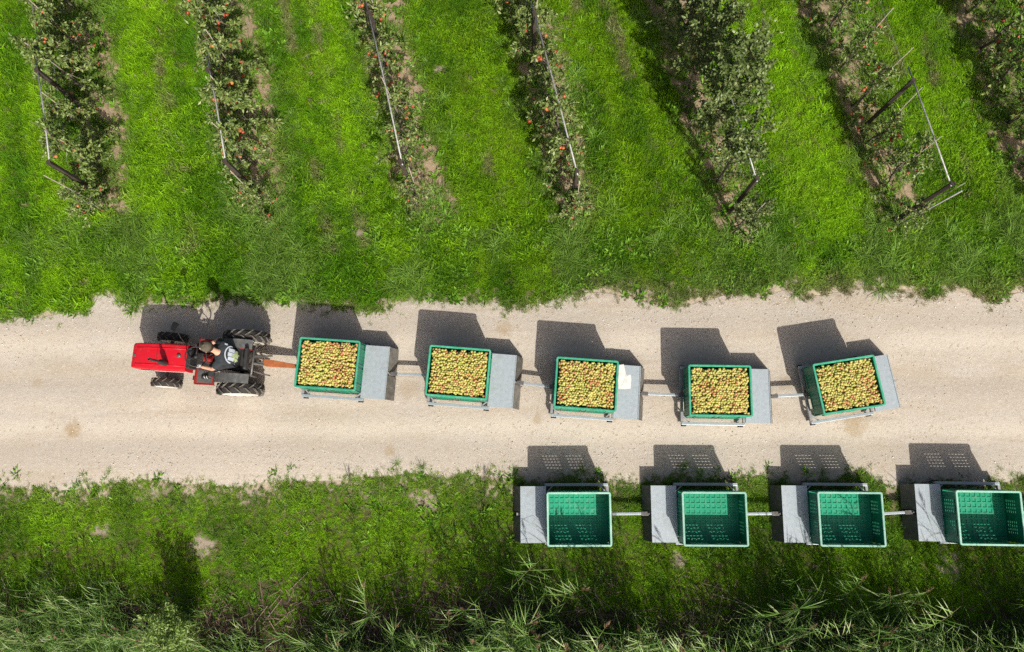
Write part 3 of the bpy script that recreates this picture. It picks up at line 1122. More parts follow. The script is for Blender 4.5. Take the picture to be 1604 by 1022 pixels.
def make_bin(name, label, loc, rz, group, faded):
    b = thing(name, label, 'bin', loc, rz, group)
    for k in ('long_a', 'long_b', 'short_a', 'short_b'):
        link('wall', BINMESH[k], b)
    link('rim', BINMESH['rim_faded' if faded else 'rim'], b)
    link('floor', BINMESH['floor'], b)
    for y in (-0.38, 0, 0.38):
        link('skid', BINMESH['skid'], b, loc=(0, y, 0))
    return b


# ------------------------------------------------------------------ bin trailers
def wheel_meshes(r, w, rim_mat):
    t = MB().lathe([(r * 0.77, -w / 2), (r * 0.92, -w / 2), (r, -w * 0.38), (r, w * 0.38), (r * 0.92, w / 2), (r * 0.77, w / 2), (r * 0.75, 0), (r * 0.77, -w / 2)], 28, Matrix.Rotation(math.pi / 2, 4, 'X'))
    rm = MB().lathe([(0.001, -w * 0.44), (r * 0.3, -w * 0.42), (r * 0.62, -w * 0.36), (r * 0.74, -w * 0.52), (r * 0.79, -w * 0.52), (r * 0.79, w * 0.52), (r * 0.74, w * 0.52), (r * 0.62, w * 0.36), (r * 0.3, w * 0.42), (0.001, w * 0.44)], 28, Matrix.Rotation(math.pi / 2, 4, 'X'))
    return t.mesh('tyre', 'rubber', True), rm.mesh('wheel_rim', rim_mat, True)


TW, TR = wheel_meshes(0.165, 0.10, 'galvanised_dull')
TM = {}
TM['rail'] = MB().box((0, 0, 0), (1.24, 0.055, 0.07)).box((0, 0, -0.05), (1.24, 0.012, 0.04)).mesh('side_rail', 'galvanised')
TM['cross'] = MB().box((0, 0, 0), (0.05, 1.06, 0.06)).mesh('cross_beam', 'galvanised_dull')
TM['brace'] = MB().bar((0, 0, 0), (0.15, 0.15, 0), 0.022, 0.03).mesh('corner_brace', 'galvanised')
TM['pad'] = MB().prism([(0.055 * math.cos(a * math.pi / 6), 0.05 * math.sin(a * math.pi / 6)) for a in range(7)], -0.035, 0.035, Matrix.Rotation(math.pi / 2, 4, 'X')).mesh('rubber_pad', 'rubber')
pl = MB().box((-0.845, 0, 0.366), (0.49, 1.06, 0.006))
pl.box((-1.085, 0, 0.374), (0.014, 1.06, 0.012)).box((-0.86, 0.527, 0.345), (0.46, 0.006, 0.045)).box((-0.86, -0.527, 0.345), (0.46, 0.006, 0.045)).box((-0.603, 0, 0.345), (0.006, 1.05, 0.045))
TM['plate'] = pl.mesh('deck_plate', 'plate_zinc')
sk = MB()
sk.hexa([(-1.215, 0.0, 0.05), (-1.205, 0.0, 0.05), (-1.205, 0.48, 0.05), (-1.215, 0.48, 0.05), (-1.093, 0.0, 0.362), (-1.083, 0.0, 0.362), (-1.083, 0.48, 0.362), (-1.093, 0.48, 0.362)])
TM['skirt'] = sk.mesh('rear_skirt', 'skirt_shaded')
TM['axle'] = MB().tube([(-0.86, -0.44, 0.165), (-0.86, 0.44, 0.165)], 0.022, 8).bar((-0.86, 0.2, 0.175), (-0.86, 0.2, 0.36), 0.05, 0.05, (1, 0, 0)).bar((-0.86, -0.2, 0.175), (-0.86, -0.2, 0.36), 0.05, 0.05, (1, 0, 0)).mesh('axle', 'steel_dark')
TM['spine'] = MB().bar((-1.12, 0, 0.25), (0.58, 0, 0.25), 0.07, 0.06).box((-1.14, 0, 0.25), (0.06, 0.05, 0.03)).mesh('chassis_beam', 'galvanised_dull')


def make_trailer(name, label, loc, rz, group, hitch_world, bar='plain'):
    t = thing(name, label, 'trailer', loc, rz, group)
    for s in (-1, 1):
        link('side_rail', TM['rail'], t, 0.004, (0, s * 0.552, 0.19))
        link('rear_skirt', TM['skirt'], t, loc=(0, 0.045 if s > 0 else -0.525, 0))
        w = thing_part('wheel', t, (-0.86, s * 0.39, 0.165))
        link('tyre', TW, w)
        link('wheel_rim', TR, w)
        for sx in (-1, 1):
            b = link('corner_brace', TM['brace'], t, loc=(sx * 0.597, s * 0.395, 0.192))
            b.scale = (-sx, s, 1)
            b.location = (sx * 0.595, s * 0.395, 0.192)
            b.scale = (-sx, s, 1)
            link('rubber_pad', TM['pad'], t, loc=(sx * 0.56, s * 0.57, 0.10))
    for x in (-0.607, 0.607):
        link('cross_beam', TM['cross'], t, loc=(x, 0, 0.186))
    link('deck_plate', TM['plate'], t)
    link('axle', TM['axle'], t)
    link('chassis_beam', TM['spine'], t)
    inv = (Matrix.Translation(loc) @ Matrix.Rotation(rz, 4, 'Z')).inverted()
    h = inv @ Vector(hitch_world)
    p0 = Vector((0.585, 0, 0.27))
    h = Vector((h.x, h.y, h.z))
    d = (h - p0).normalized()
    sd = Vector((-d.y, d.x, 0))
    if bar == 'plain':
        mb = MB().bar(p0, h - d * 0.10, 0.05, 0.05)
        o = mb.build('drawbar', 'galvanised', t, bevel=0.004)
        c = MB().bar(h - d * 0.14, h, 0.075, 0.07).tube([h + Vector((0, 0, -0.05)), h + Vector((0, 0, 0.075))], 0.016, 8)
        c.build('coupling', 'steel_dark', o, bevel=0.004)
        MB().bar(p0 + d * 0.0, p0 + d * 0.10, 0.09, 0.058).build('drawbar_socket', 'steel_dark', t, bevel=0.003)
    else:
        poly = [(p0 + sd * 0.028), (p0 - sd * 0.028), (h - d * 0.2 - sd * 0.085), (h - d * 0.06 - sd * 0.085), (h - sd * 0.03), (h + sd * 0.03), (h - d * 0.12 + sd * 0.06)]
        mb = MB().prism([(q.x, q.y) for q in poly][::-1], 0.285, 0.345)
        o = mb.build('drawbar', 'orange_rust', t, bevel=0.006)
        o['label'] = 'rust orange tapered drawbar'
        c = MB().bar(h - d * 0.05, h + d * 0.07, 0.08, 0.09).tube([h + Vector((0, 0, -0.06)), h + Vector((0, 0, 0.12))], 0.018, 8)
        c.build('coupling', 'steel_dark', o, bevel=0.004)
    return t


def thing_part(name, parent, loc):
    o = bpy.data.objects.new(name, None)
    COL.objects.link(o)
    o.empty_display_size = 0.1
    o.parent = parent
    o.location = loc
    return o


LOADED = [(-3.857, 1.753, -4.03), (-1.319, 1.589, -4.6), (1.141, 1.361, -4.2), (3.689, 1.236, -0.84), (6.125, 1.349, 8.94)]
EMPTY = [(0.970, -1.150, 0.34), (3.479, -1.137, -0.1), (5.979, -1.132, -0.3), (8.513, -1.103, -0.6)]
ORD = ['first', 'second', 'third', 'fourth', 'fifth']
TRACTOR_POS, TRACTOR_YAW = (-5.639, 1.806, 0.018), math.radians(180 - 3.2)
TR_M = Matrix.Translation(TRACTOR_POS) @ Matrix.Rotation(TRACTOR_YAW, 4, 'Z')
hitch = TR_M @ Vector((-0.30, -0.045, 0.33))
L_BINS = []
for i, (x, y, a) in enumerate(LOADED):
    yaw = math.radians(a)
    fwd = yaw + math.pi
    off = Matrix.Rotation(fwd, 4, 'Z') @ Vector((0, 0.05, 0))
    loc = (x + off.x, y + off.y, 0.020)
    if i == 0:
        lab = 'galvanised bin trailer with rust orange drawbar hitched straight to the red tractor'
    elif i == 2:
        lab = 'third galvanised trailer behind the tractor, white scrap lying on its rear plate'
    elif i == 4:
        lab = 'last galvanised trailer of the loaded line, turned askew on the track'
    else:
        lab = ORD[i] + ' galvanised bin trailer behind the tractor under a full fruit bin'
    make_trailer('bin_trailer', lab, loc, fwd, 'trailers towed behind the tractor', hitch, 'orange' if i == 0 else 'plain')
    hitch = Vector(loc) + (Matrix.Rotation(fwd, 4, 'Z') @ Vector((-1.13, 0, 0.27)))
    lab = {0: 'full green plastic fruit bin closest to the red tractor', 4: 'full green plastic fruit bin standing askew at the end of the loaded line'}.get(i, 'full green plastic fruit bin on the ' + ORD[i] + ' trailer behind the tractor')
    L_BINS.append(make_bin('fruit_bin', lab, (x, y, BASE_Z), yaw, 'full fruit bins', False))
for i, (x, y, a) in enumerate(EMPTY):
    yaw = math.radians(a)
    off = Matrix.Rotation(yaw, 4, 'Z') @ Vector((0, 0.05, 0))
    loc = (x + off.x, y + off.y, 0.004)
    nxt = EMPTY[i + 1] if i < 3 else (11.03, -1.09, -0.6)
    R2 = Matrix.Rotation(math.radians(nxt[2]), 4, 'Z')
    hw = Vector((nxt[0], nxt[1], 0)) + R2 @ Vector((-1.13, 0.05, 0.27))
    where = ['first parked trailer of the lower line, counted from the open verge', 'second parked trailer of the lower line, counted from the open verge',
             'third parked trailer of the lower line, counted from the open verge', 'parked trailer at the right edge of the picture'][i]
    make_trailer('bin_trailer', 'galvanised ' + where, loc, yaw, 'empty trailers parked on the verge', hw)
    where = ['leftmost of the four empty green fruit bins on the verge', 'second from left of the empty green fruit bins on the verge',
             'third from left of the empty green fruit bins on the verge', 'rightmost empty green fruit bin, at the right edge of the picture'][i]
    make_bin('fruit_bin', where, (x, y, BASE_Z), yaw, 'empty fruit bins', True)

# white scrap of sheet on the third trailer's plate
p = un(978, 592, 0.384)
sc_ = MB()
pts = [tuple((un(a_, b_, 0.384) - p)[:2]) for a_, b_ in ((970, 572), (977, 571), (979, 579), (980, 586), (988, 587), (989, 594), (987.5, 609), (977, 610), (968.5, 609.5), (968, 598), (969, 585))]
rp = random.Random(4)
cz = [(q[0], q[1], 0.003 + 0.014 * rp.random()) for q in pts]
nP = len(cz)
inner = [(q[0] * 0.5, q[1] * 0.5, 0.006 + 0.016 * rp.random()) for q in pts]
top = cz + inner + [(0, 0, 0.012)]
fs = []
bot = [(a, b, c - 0.002) for a, b, c in top]
fs = []
for k in range(nP):
    k2 = (k + 1) % nP
    fs += [(k, k2, nP + k2, nP + k), (nP + k, nP + k2, 2 * nP)]
sc_.add(top, fs)
sc_.add(bot, [f[::-1] for f in fs])
o = sc_.build('plastic_scrap', 'paper', loc=(p.x, p.y, 0.384))
tag(o, 'crumpled white sheet scrap lying on a grey trailer plate', 'scrap')

# ------------------------------------------------------------------ fruit in the full bins
ra = np.random.default_rng(11)


def fruit_cols(n, k, bv, r, redness):
    """per-vertex skin colour: yellow-green ground, red blush on one side"""
    g0 = np.array([0.40, 0.43, 0.085])
    g1 = np.array([0.62, 0.54, 0.17])
    m = r.random((n, 1))
    ground = g0 * (1 - m) + g1 * m
    red = np.array([0.46, 0.125, 0.075]) * (0.75 + 0.5 * r.random((n, 1)))
    d = r.normal(size=(n, 3))
    d /= np.linalg.norm(d, axis=1)[:, None]
    s = np.einsum('kj,nj->nk', bv, d)
    th = 1.15 - 1.5 * redness[:, None] + 0.25 * r.normal(size=(n, 1))
    b = sstep(s, th - 0.35, th + 0.5)[..., None] * 0.85
    return ground[:, None] * (1 - b) + red[:, None] * b


AV, AF = icos(6, 8)
APPLE_SHAPE = AV.copy()
topd = np.exp(-((AV[:, 0] ** 2 + AV[:, 1] ** 2) / 0.12))
APPLE_SHAPE[:, 2] *= 1 - 0.22 * topd
VARIANTS = []
for k in range(14):
    c = fruit_cols(1, len(AV), AV, ra, np.array([0.15 + 0.06 * k]))
    VARIANTS.append(np_mesh('apple', APPLE_SHAPE, AF, 'apple_skin', True, col=c.reshape(-1, 3)))
rest_v, rest_f, rest_c = [], [], []
off = 0
for bi, (bx, by, ba) in enumerate(LOADED):
    pts = []
    for layer, (zz, px_, py_) in enumerate(((BH - 0.045, 0.0475, 0.0425), (BH - 0.076, 0.052, 0.048))):
        rows = int(0.86 / py_)
        for j in range(rows + 1):
            cols = int(1.07 / px_)
            for i in range(cols + 1):
                x = -0.535 + i * px_ + (0.5 * px_ if j % 2 else 0) + ra.normal(0, 0.008)
                y = -0.43 + j * py_ + ra.normal(0, 0.008)
                if abs(x) > 0.53 or abs(y) > 0.425:
                    continue
                if layer == 0 and ra.random() < 0.07:
                    continue
                dome = 0.02 * (1 - (x / 0.55) ** 2) * (1 - (y / 0.44) ** 2)
                pts.append((x, y, zz + dome + ra.normal(0, 0.010), layer))
    P = np.array(pts)
    n = len(P)
    sz = 0.0262 * (0.82 + 0.40 * ra.random((n, 1))) * np.array([[1.0, 0.96, 1.25]])
    yaw = math.radians(ba)
    c, s = math.cos(yaw), math.sin(yaw)
    W = np.stack([bx + P[:, 0] * c - P[:, 1] * s, by + P[:, 0] * s + P[:, 1] * c, BASE_Z + P[:, 2]], 1)
    redn = np.clip(0.22 + 1.5 * (fbm(P[:, 0] + 3 * bi, P[:, 1], 4.5, 5) - 0.36) + 0.16 * ra.normal(size=n), 0, 1)
    redn = np.where(P[:, 0] > 0.2, redn + 0.08, redn)
    R = rot_mats(n, ra)
    order = np.argsort(-(P[:, 2] + ra.normal(0, 0.004, n)))
    single = set(order[:60].tolist())
    lab = {0: 'yellow and red apple on top of the heap in the bin closest to the tractor', 4: 'yellow and red apple on top of the heap in the askew last bin'}.get(
        bi, 'yellow and red apple on top of the heap in the ' + ORD[bi] + ' bin behind the tractor')
    for q in order[:60]:
        k = int(np.clip((redn[q] - 0.1) / 0.062, 0, 13))
        o = link('apple', VARIANTS[k])
        o.matrix_world = Matrix.Translation(W[q]) @ Matrix(R[q].tolist()).to_4x4() @ Matrix.Diagonal((*sz[q], 1))
        tag(o, lab, 'apple', 'apples on top in the ' + ORD[bi] + ' full bin')
    rest = np.array([q for q in range(n) if q not in single])
    v = np.einsum('nij,nkj->nki', R[rest], APPLE_SHAPE[None] * sz[rest][:, None, :]) + W[rest][:, None, :]
    rest_v.append(v.reshape(-1, 3))
    rest_c.append(fruit_cols(len(rest), len(AV), AV, ra, redn[rest]).reshape(-1, 3))
    rest_f.append((AF[None] + (np.arange(len(rest)) * len(AV) + off)[:, None, None]).reshape(-1, 3))
    off += len(rest) * len(AV)
me = np_mesh('apple_heaps', np.concatenate(rest_v), np.concatenate(rest_f), 'apple_skin', True, col=np.concatenate(rest_c))
tag(link('apple_heaps', me), 'packed yellow green and red apples filling the five full bins', 'apples', kind='stuff')
# dark depth below the fruit: the next layer down is closed by a board of fruit in shade
for b in L_BINS:
    pass

# ------------------------------------------------------------------ tractor
T = thing('tractor', 'small red tractor with black tyres pulling the loaded bins', 'tractor', TRACTOR_POS, TRACTOR_YAW)


def rot_y(a):
    return Matrix.Rotation(a, 3, 'Y')


# hood: cross-section swept along x
def section(hw, zt, zb, n=5, r=0.032):
    p = [(hw + 0.004, zb)]
    for k in range(n + 1):
        a = math.pi / 2 * k / n
        p.append((hw - r + r * math.cos(a), zt - r + r * math.sin(a)))
    q = [(-y, z) for y, z in p[::-1]]
    return p + q


hd = MB()
secs = [(0.93, 0.255, 0.955, 0.60), (1.2, 0.258, 0.955, 0.60), (1.6, 0.258, 0.945, 0.58), (1.9, 0.25, 0.93, 0.55), (1.99, 0.243, 0.915, 0.54), (2.03, 0.225, 0.88, 0.54)]
ns = None
for x, hw, zt, zb in secs:
    sct = section(hw, zt, zb)
    ns = len(sct)
    hd.v += [(x, y, z) for y, z in sct]
for k in range(len(secs) - 1):
    for i in range(ns - 1):
        a = k * ns + i
        hd.f.append((a, a + ns, a + ns + 1, a + 1))
hd.f.append(tuple(range(ns)))
hd.f.append(tuple(range((len(secs) - 1) * ns, len(secs) * ns))[::-1])
hood = hd.build('hood', 'tractor_red', T, True)
hood.data.polygons[-1].use_smooth = False
hood.data.polygons[-2].use_smooth = False
m_ = hood.modifiers.new('split', 'EDGE_SPLIT')
m_.split_angle = math.radians(40)
for s in (-1, 1):   # pressed ridges along the hood top, white side strips painting in a sun reflection
    MB().tube([(0.96, s * 0.165, 0.953), (1.3, s * 0.165, 0.953), (1.7, s * 0.160, 0.941), (1.93, s * 0.155, 0.924)], 0.011, 6).build('hood_ridge', 'tractor_red', hood, True)
    MB().box((1.45, s * 0.263, 0.70), (0.92, 0.006, 0.045)).build('hood_side_glint', 'rim_white', hood)
    MB().lathe([(0.001, 0.0), (0.04, 0.0), (0.045, 0.012), (0.035, 0.02), (0.001, 0.02)], 14, Matrix.Translation((2.01, s * 0.15, 0.72)) @ Matrix.Rotation(math.pi / 2, 4, 'Y')).build('headlight', 'rim_white', T, True)
MB().tube([(1.52, -0.225, 0.935), (1.52, -0.19, 0.951), (1.52, 0.19, 0.951), (1.52, 0.225, 0.935)], 0.004, 6).build('hood_seam', 'black_metal', hood)
for s in (-1, 1):
    for k in range(5):
        MB().box((1.62 + 0.055 * k, s * 0.262, 0.80), (0.022, 0.008, 0.09)).build('side_vent', 'black_metal', hood)
MB().box((1.965, 0, 0.925), (0.05, 0.06, 0.014), rot_y(0.2)).build('hood_latch', 'steel_dark', hood, bevel=0.004)
gr = MB()
for k in range(6):
    gr.box((2.04, 0, 0.60 + 0.045 * k), (0.012, 0.36, 0.018))
gr.build('grille', 'black_metal', T)
MB().lathe([(0.001, 0.03), (0.034, 0.03), (0.04, 0.02), (0.04, 0.0)], 18, Matrix.Translation((1.08, -0.03, 0.953))).build('fuel_cap', 'steel_dark', hood, True)
ex = MB().lathe([(0.001, 0.0), (0.046, 0.0), (0.052, 0.03), (0.052, 0.24), (0.026, 0.29), (0.024, 0.5), (0.024, 0.68), (0.020, 0.68), (0.020, 0.6), (0.001, 0.6)], 16, Matrix.Translation((1.31, 0.13, 0.94)))
ex.build('exhaust_stack', 'black_metal', T, True)
en = MB().box((1.35, 0, 0.52), (1.2, 0.30, 0.24)).box((1.2, 0, 0.42), (0.9, 0.24, 0.16)).box((0.45, 0, 0.48), (0.95, 0.28, 0.26))
en.box((0.0, 0, 0.47), (0.34, 0.34, 0.30))
en.build('engine_block', 'black_metal', T, bevel=0.02)
MB().box((1.98, 0, 0.47), (0.1, 0.34, 0.12)).box((1.9, 0, 0.42), (0.25, 0.12, 0.12)).build('front_bumper', 'red_worn', T, bevel=0.01)
MB().tube([(1.57, -0.40, 0.30), (1.57, 0.40, 0.30)], 0.038, 10).box((1.57, 0, 0.34), (0.14, 0.16, 0.10)).build('front_axle', 'steel_dark', T)
MB().tube([(0, -0.46, 0.455), (0, 0.46, 0.455)], 0.06, 12).build('rear_axle', 'black_metal', T)
# dashboard, steering
MB().box((0.90, 0, 0.80), (0.10, 0.40, 0.30)).build('dashboard', 'black_metal', T, bevel=0.02)
MB().tube([(0.9, 0, 0.78), (0.70, -0.02, 1.06)], 0.022, 10).build('steering_column', 'black_metal', T)
sm = Matrix.Translation((0.69, -0.02, 1.08)) @ Matrix.Rotation(math.radians(-28), 4, 'Y')
st = MB()
cp = [sm @ Vector((0.19 * math.cos(a), 0.19 * math.sin(a), 0)) for a in [2 * math.pi * k / 28 for k in range(29)]]
st.tube(cp, 0.013, 8, False)
for a in (0.5, 2.6, 4.7):
    st.tube([sm @ Vector((0.02 * math.cos(a), 0.02 * math.sin(a), -0.01)), sm @ Vector((0.187 * math.cos(a), 0.187 * math.sin(a), 0))], 0.009, 6)
st.lathe([(0.001, 0.012), (0.035, 0.01), (0.04, -0.02), (0.001, -0.03)], 14, sm)
st.build('steering_wheel', 'black_metal', T, True)
MB().box((0.60, -0.04, 0.70), (0.16, 0.14, 0.22)).build('gear_housing', 'red_worn', T, bevel=0.02)
for (x, y, h_, ln) in ((0.55, 0.06, 0.98, 0.05), (0.5, -0.1, 0.95, -0.04), (0.30, 0.24, 0.98, 0.03)):
    lv = MB().tube([(x, y, 0.62), (x + ln, y, h_)], 0.009, 6).build('lever', 'steel_dark', T)
    MB().lathe([(0.001, -0.022), (0.018, -0.012), (0.02, 0.008), (0.001, 0.022)], 10, Matrix.Translation((x + ln, y, h_))).build('lever_knob', 'black_metal', lv, True)
# seat
MB().box((0.0, -0.05, 0.735), (0.42, 0.44, 0.08)).build('seat', 'black_metal', T, bevel=0.03)
MB().box((-0.22, -0.05, 0.90), (0.07, 0.42, 0.26), rot_y(-0.18)).build('seat_back', 'black_metal', T, bevel=0.025)
MB().box((-0.02, -0.05, 0.65), (0.22, 0.24, 0.09)).build('seat_base', 'steel_dark', T)
# footboards and steps
for s in (-1, 1):
    fb = MB().box((0.77, s * 0.295, 0.385), (0.38, 0.31, 0.02)).box((0.77, s * 0.452, 0.37), (0.39, 0.014, 0.07)).box((0.965, s * 0.30, 0.40), (0.014, 0.3, 0.06)).box((0.582, s * 0.30, 0.40), (0.014, 0.3, 0.05))
    f_ = fb.build('footboard', 'red_worn', T)
    MB().box((0.77, s * 0.295, 0.399), (0.30, 0.25, 0.006)).build('foot_mat', 'fender_grey', f_)
    MB().box((1.0, s * 0.33, 0.36), (0.05, 0.09, 0.03)).build('step', 'black_metal', f_)
    # fender: bent plate over the inner half of the rear wheel
    fe = MB()
    arc = [(0.52 * math.cos(a), 0.455 + 0.50 * math.sin(a)) for a in [math.radians(d) for d in (20, 38, 56, 74, 92, 108, 124)]]
    for k in range(len(arc) - 1):
        (xa, za), (xb_, zb_) = arc[k], arc[k + 1]
        y0, y1 = s * 0.245, s * 0.425
        if s < 0:
            y0, y1 = y1, y0
        fe.hexa([(xa, y0, za), (xb_, y0, zb_), (xb_, y1, zb_), (xa, y1, za), (xa * 1.012, y0, za + 0.008), (xb_ * 1.012, y0, zb_ + 0.008), (xb_ * 1.012, y1, zb_ + 0.008), (xa * 1.012, y1, za + 0.008)])
    fn_ = fe.build('fender', 'fender_grey', T, True)
    mm = fn_.modifiers.new('split', 'EDGE_SPLIT')
    mm.split_angle = math.radians(40)
    sp = [(x, s * 0.25, z) for x, z in arc] + [(-0.2, s * 0.25, 0.5), (0.45, s * 0.25, 0.5)]
    MB().prism([(x, z) for x, _, z in sp], -0.006, 0.006, Matrix.Translation((0, s * 0.25, 0)) @ Matrix.Rotation(math.pi / 2, 4, 'X')).build('fender_side', 'red_worn', fn_)
# rear linkage
lk = MB()
for s in (-1, 1):
    lk.bar((-0.12, s * 0.14, 0.40), (-0.52, s * 0.2, 0.36), 0.03, 0.05)
    lk.bar((-0.16, s * 0.13, 0.74), (-0.40, s * 0.19, 0.42), 0.025, 0.025)
    lk.bar((-0.05, s * 0.13, 0.70), (-0.20, s * 0.14, 0.78), 0.035, 0.05)
lk.build('lift_arms', 'steel_dark', T)
MB().tube([(-0.14, 0, 0.68), (-0.46, 0.02, 0.62)], 0.022, 10).tube([(-0.25, 0, 0.66), (-0.37, 0.01, 0.635)], 0.03, 10).build('top_link', 'steel_dark', T)
hy = MB().box((-0.12, 0, 0.64), (0.2, 0.3, 0.14)).box((-0.2, 0.1, 0.73), (0.1, 0.08, 0.06)).box((-0.19, -0.11, 0.74), (0.08, 0.1, 0.05)).tube([(-0.2, 0.05, 0.76), (-0.3, 0.16, 0.80), (-0.24, 0.24, 0.7)], 0.012, 6).tube([(-0.2, -0.03, 0.76), (-0.32, -0.1, 0.82), (-0.26, -0.2, 0.72)], 0.012, 6)
hy.build('hydraulic_block', 'steel_dark', T, bevel=0.008)
MB().box((-0.26, -0.045, 0.31), (0.3, 0.07, 0.04)).build('hitch_plate', 'steel_dark', T)
rp_ = MB()   # folded-down roll hoop behind the seat
rp_.tube([(-0.30, -0.26, 0.5), (-0.30, -0.26, 0.82), (-0.34, -0.22, 0.88), (-0.34, 0.22, 0.88), (-0.30, 0.26, 0.82), (-0.30, 0.26, 0.5)], 0.022, 8)
rp_.build('rear_guard', 'steel_dark', T, True)
# mirror on a rod
md = MB().tube([(0.98, -0.24, 0.9), (1.0, -0.36, 1.15), (1.0, -0.50, 1.40)], 0.007, 6).build('mirror_rod', 'black_metal', T)
mrot = Matrix.Translation((1.0, -0.52, 1.44)) @ Matrix.Rotation(math.radians(22), 4, 'Y') @ Matrix.Rotation(math.radians(-25), 4, 'Z')
hx = [(0.08, -0.06), (0.08, 0.06), (0.05, 0.085), (-0.05, 0.085), (-0.08, 0.06), (-0.08, -0.06), (-0.05, -0.085), (0.05, -0.085)]
mr = MB().prism(hx, -0.012, 0.012, mrot).build('mirror', 'mirror_back', T, bevel=0.004)
MB().prism([(x * 0.9, y * 0.9) for x, y in hx], -0.016, -0.0125, mrot).build('mirror_glass', 'mirror_glass', mr)


def lug_mesh(r, w, side):
    """one tread bar, from the centre of the tread to the shoulder, slanting"""
    mb = MB()
    hgt = r * 0.055
    a0, a1 = 0.0, 0.30
    pts = []
    for t_, yy in ((0, 0.02), (0.55, 0.28), (1, 0.53)):
        an = a0 + (a1 - a0) * t_
        pts.append((an, side * yy * w))
    wd = 0.055
    rings_ = []
    for k, (an, yy) in enumerate(pts):
        rr = r if k < 2 else r * 0.955
        loop = []
        for da, h_ in ((-wd, -0.02), (-wd * 0.7, hgt), (wd * 0.7, hgt), (wd, -0.02)):
            loop.append(((rr + h_) * math.cos(an + da), yy, (rr + h_) * math.sin(an + da)))
        rings_.append(loop)
    vs = [p for l in rings_ for p in l]
    fs = [(0, 1, 2, 3), (11, 10, 9, 8)]
    for k in range(2):
        for i in range(4):
            a = k * 4 + i
            b = k * 4 + (i + 1) % 4
            fs.append((a, a + 4, b + 4, b))
    return mb.add(vs, fs).mesh('tread_lug', 'rubber_dusty')


for (r, w, x, yo, nl, zc) in ((0.435, 0.21, 0.0, 0.515, 15, 0.455), (0.282, 0.16, 1.57, 0.46, 13, 0.30)):
    ty, rm = wheel_meshes(r, w, 'rim_white')
    la, lb = lug_mesh(r, w, 1), lug_mesh(r, w, -1)
    for s in (-1, 1):
        wl = thing_part('wheel', T, (x, s * yo, zc))
        if x == 0:
            wl.rotation_euler[2] = math.radians(3.0)
        link('tyre', ty, wl)
        link('wheel_rim', rm, wl)
        MB().lathe([(0.001, 0.06), (0.045, 0.055), (0.06, 0.03), (0.06, -0.03), (0.045, -0.055), (0.001, -0.06)], 14, Matrix.Rotation(math.pi / 2, 4, 'X')).build('hub', 'red_worn', wl, True)
        for k in range(nl):
            for me_, ph in ((la, 0.0), (lb, math.pi / nl)):
                o = link('tread_lug', me_, wl)
                o.rotation_euler = (0, 2 * math.pi * k / nl + ph, 0)

# ------------------------------------------------------------------ driver
SEAT = Vector((0.0, -0.05, 0.78))
pw = TR_M @ SEAT
P = thing('person', 'person in black printed t-shirt and brown cap driving the red tractor', 'person', pw, TRACTOR_YAW)


def skin_part(name, joints, edges, mat, parent, sub=2):
    """joints: name -> (point, radius or (rx, ry)); one continuous surface grown round the skeleton"""
    keys = list(joints)
    ix = {k: i for i, k in enumerate(keys)}
    me = bpy.data.meshes.new(name)
    me.from_pydata([tuple(Vector(joints[k][0]) - SEAT) for k in keys], [(ix[a], ix[b]) for a, b in edges], [])
    me.materials.append(M[mat])
    o = link(name, me, parent)
    md_ = o.modifiers.new('skin', 'SKIN')
    md_.use_smooth_shade = True
    if not me.skin_vertices:
        me.attributes.new  # the modifier adds the layer itself
    sv = me.skin_vertices[0].data if me.skin_vertices else None
    if sv is None:
        bpy.context.view_layer.objects.active = o
        bpy.ops.mesh.customdata_skin_add()
        sv = me.skin_vertices[0].data
    for i, k in enumerate(keys):
        r_ = joints[k][1]
        sv[i].radius = r_ if isinstance(r_, tuple) else (r_, r_)
        sv[i].use_root = (i == 0)
    ss = o.modifiers.new('smooth', 'SUBSURF')
    ss.levels = ss.render_levels = sub
    return o


J = {'pelvis': ((0.0, -0.06, 0.84), (0.13, 0.12)), 'spine': ((0.05, -0.07, 0.98), (0.12, 0.11)), 'chest': ((0.13, -0.085, 1.16), (0.15, 0.115)),
     'neckb': ((0.20, -0.115, 1.32), 0.062), 'neck': ((0.25, -0.14, 1.385), 0.055), 'head': ((0.30, -0.165, 1.46), 0.088), 'crown': ((0.315, -0.175, 1.545), 0.078),
     'jaw': ((0.365, -0.195, 1.43), 0.05), 'nose': ((0.415, -0.215, 1.465), 0.014),
     'shL': ((0.16, 0.085, 1.25), 0.062), 'elL': ((0.34, 0.20, 1.06), 0.045), 'wrL': ((0.575, 0.165, 1.075), 0.030),
     'shR': ((0.15, -0.275, 1.24), 0.062), 'elR': ((0.32, -0.36, 1.05), 0.045), 'wrR': ((0.54, -0.235, 1.07), 0.030),
     'hipL': ((0.05, 0.04, 0.83), 0.085), 'knL': ((0.45, 0.17, 0.80), 0.06), 'anL': ((0.64, 0.29, 0.47), 0.042),
     'hipR': ((0.05, -0.16, 0.83), 0.085), 'knR': ((0.45, -0.27, 0.80), 0.06), 'anR': ((0.66, -0.30, 0.47), 0.042)}
E_ = [('pelvis', 'spine'), ('spine', 'chest'), ('chest', 'neckb'), ('neckb', 'neck'), ('neck', 'head'), ('head', 'crown'), ('head', 'jaw'), ('jaw', 'nose'),
      ('chest', 'shL'), ('shL', 'elL'), ('elL', 'wrL'), ('chest', 'shR'), ('shR', 'elR'), ('elR', 'wrR'),
      ('pelvis', 'hipL'), ('hipL', 'knL'), ('knL', 'anL'), ('pelvis', 'hipR'), ('hipR', 'knR'), ('knR', 'anR')]
skin_part('body', J, E_, 'skin', P)


def fat(k, dr):
    p_, r_ = J[k]
    return (p_, tuple(q + dr for q in r_) if isinstance(r_, tuple) else r_ + dr)


def lerp(a, b, t_):
    return tuple(Vector(a).lerp(Vector(b), t_))


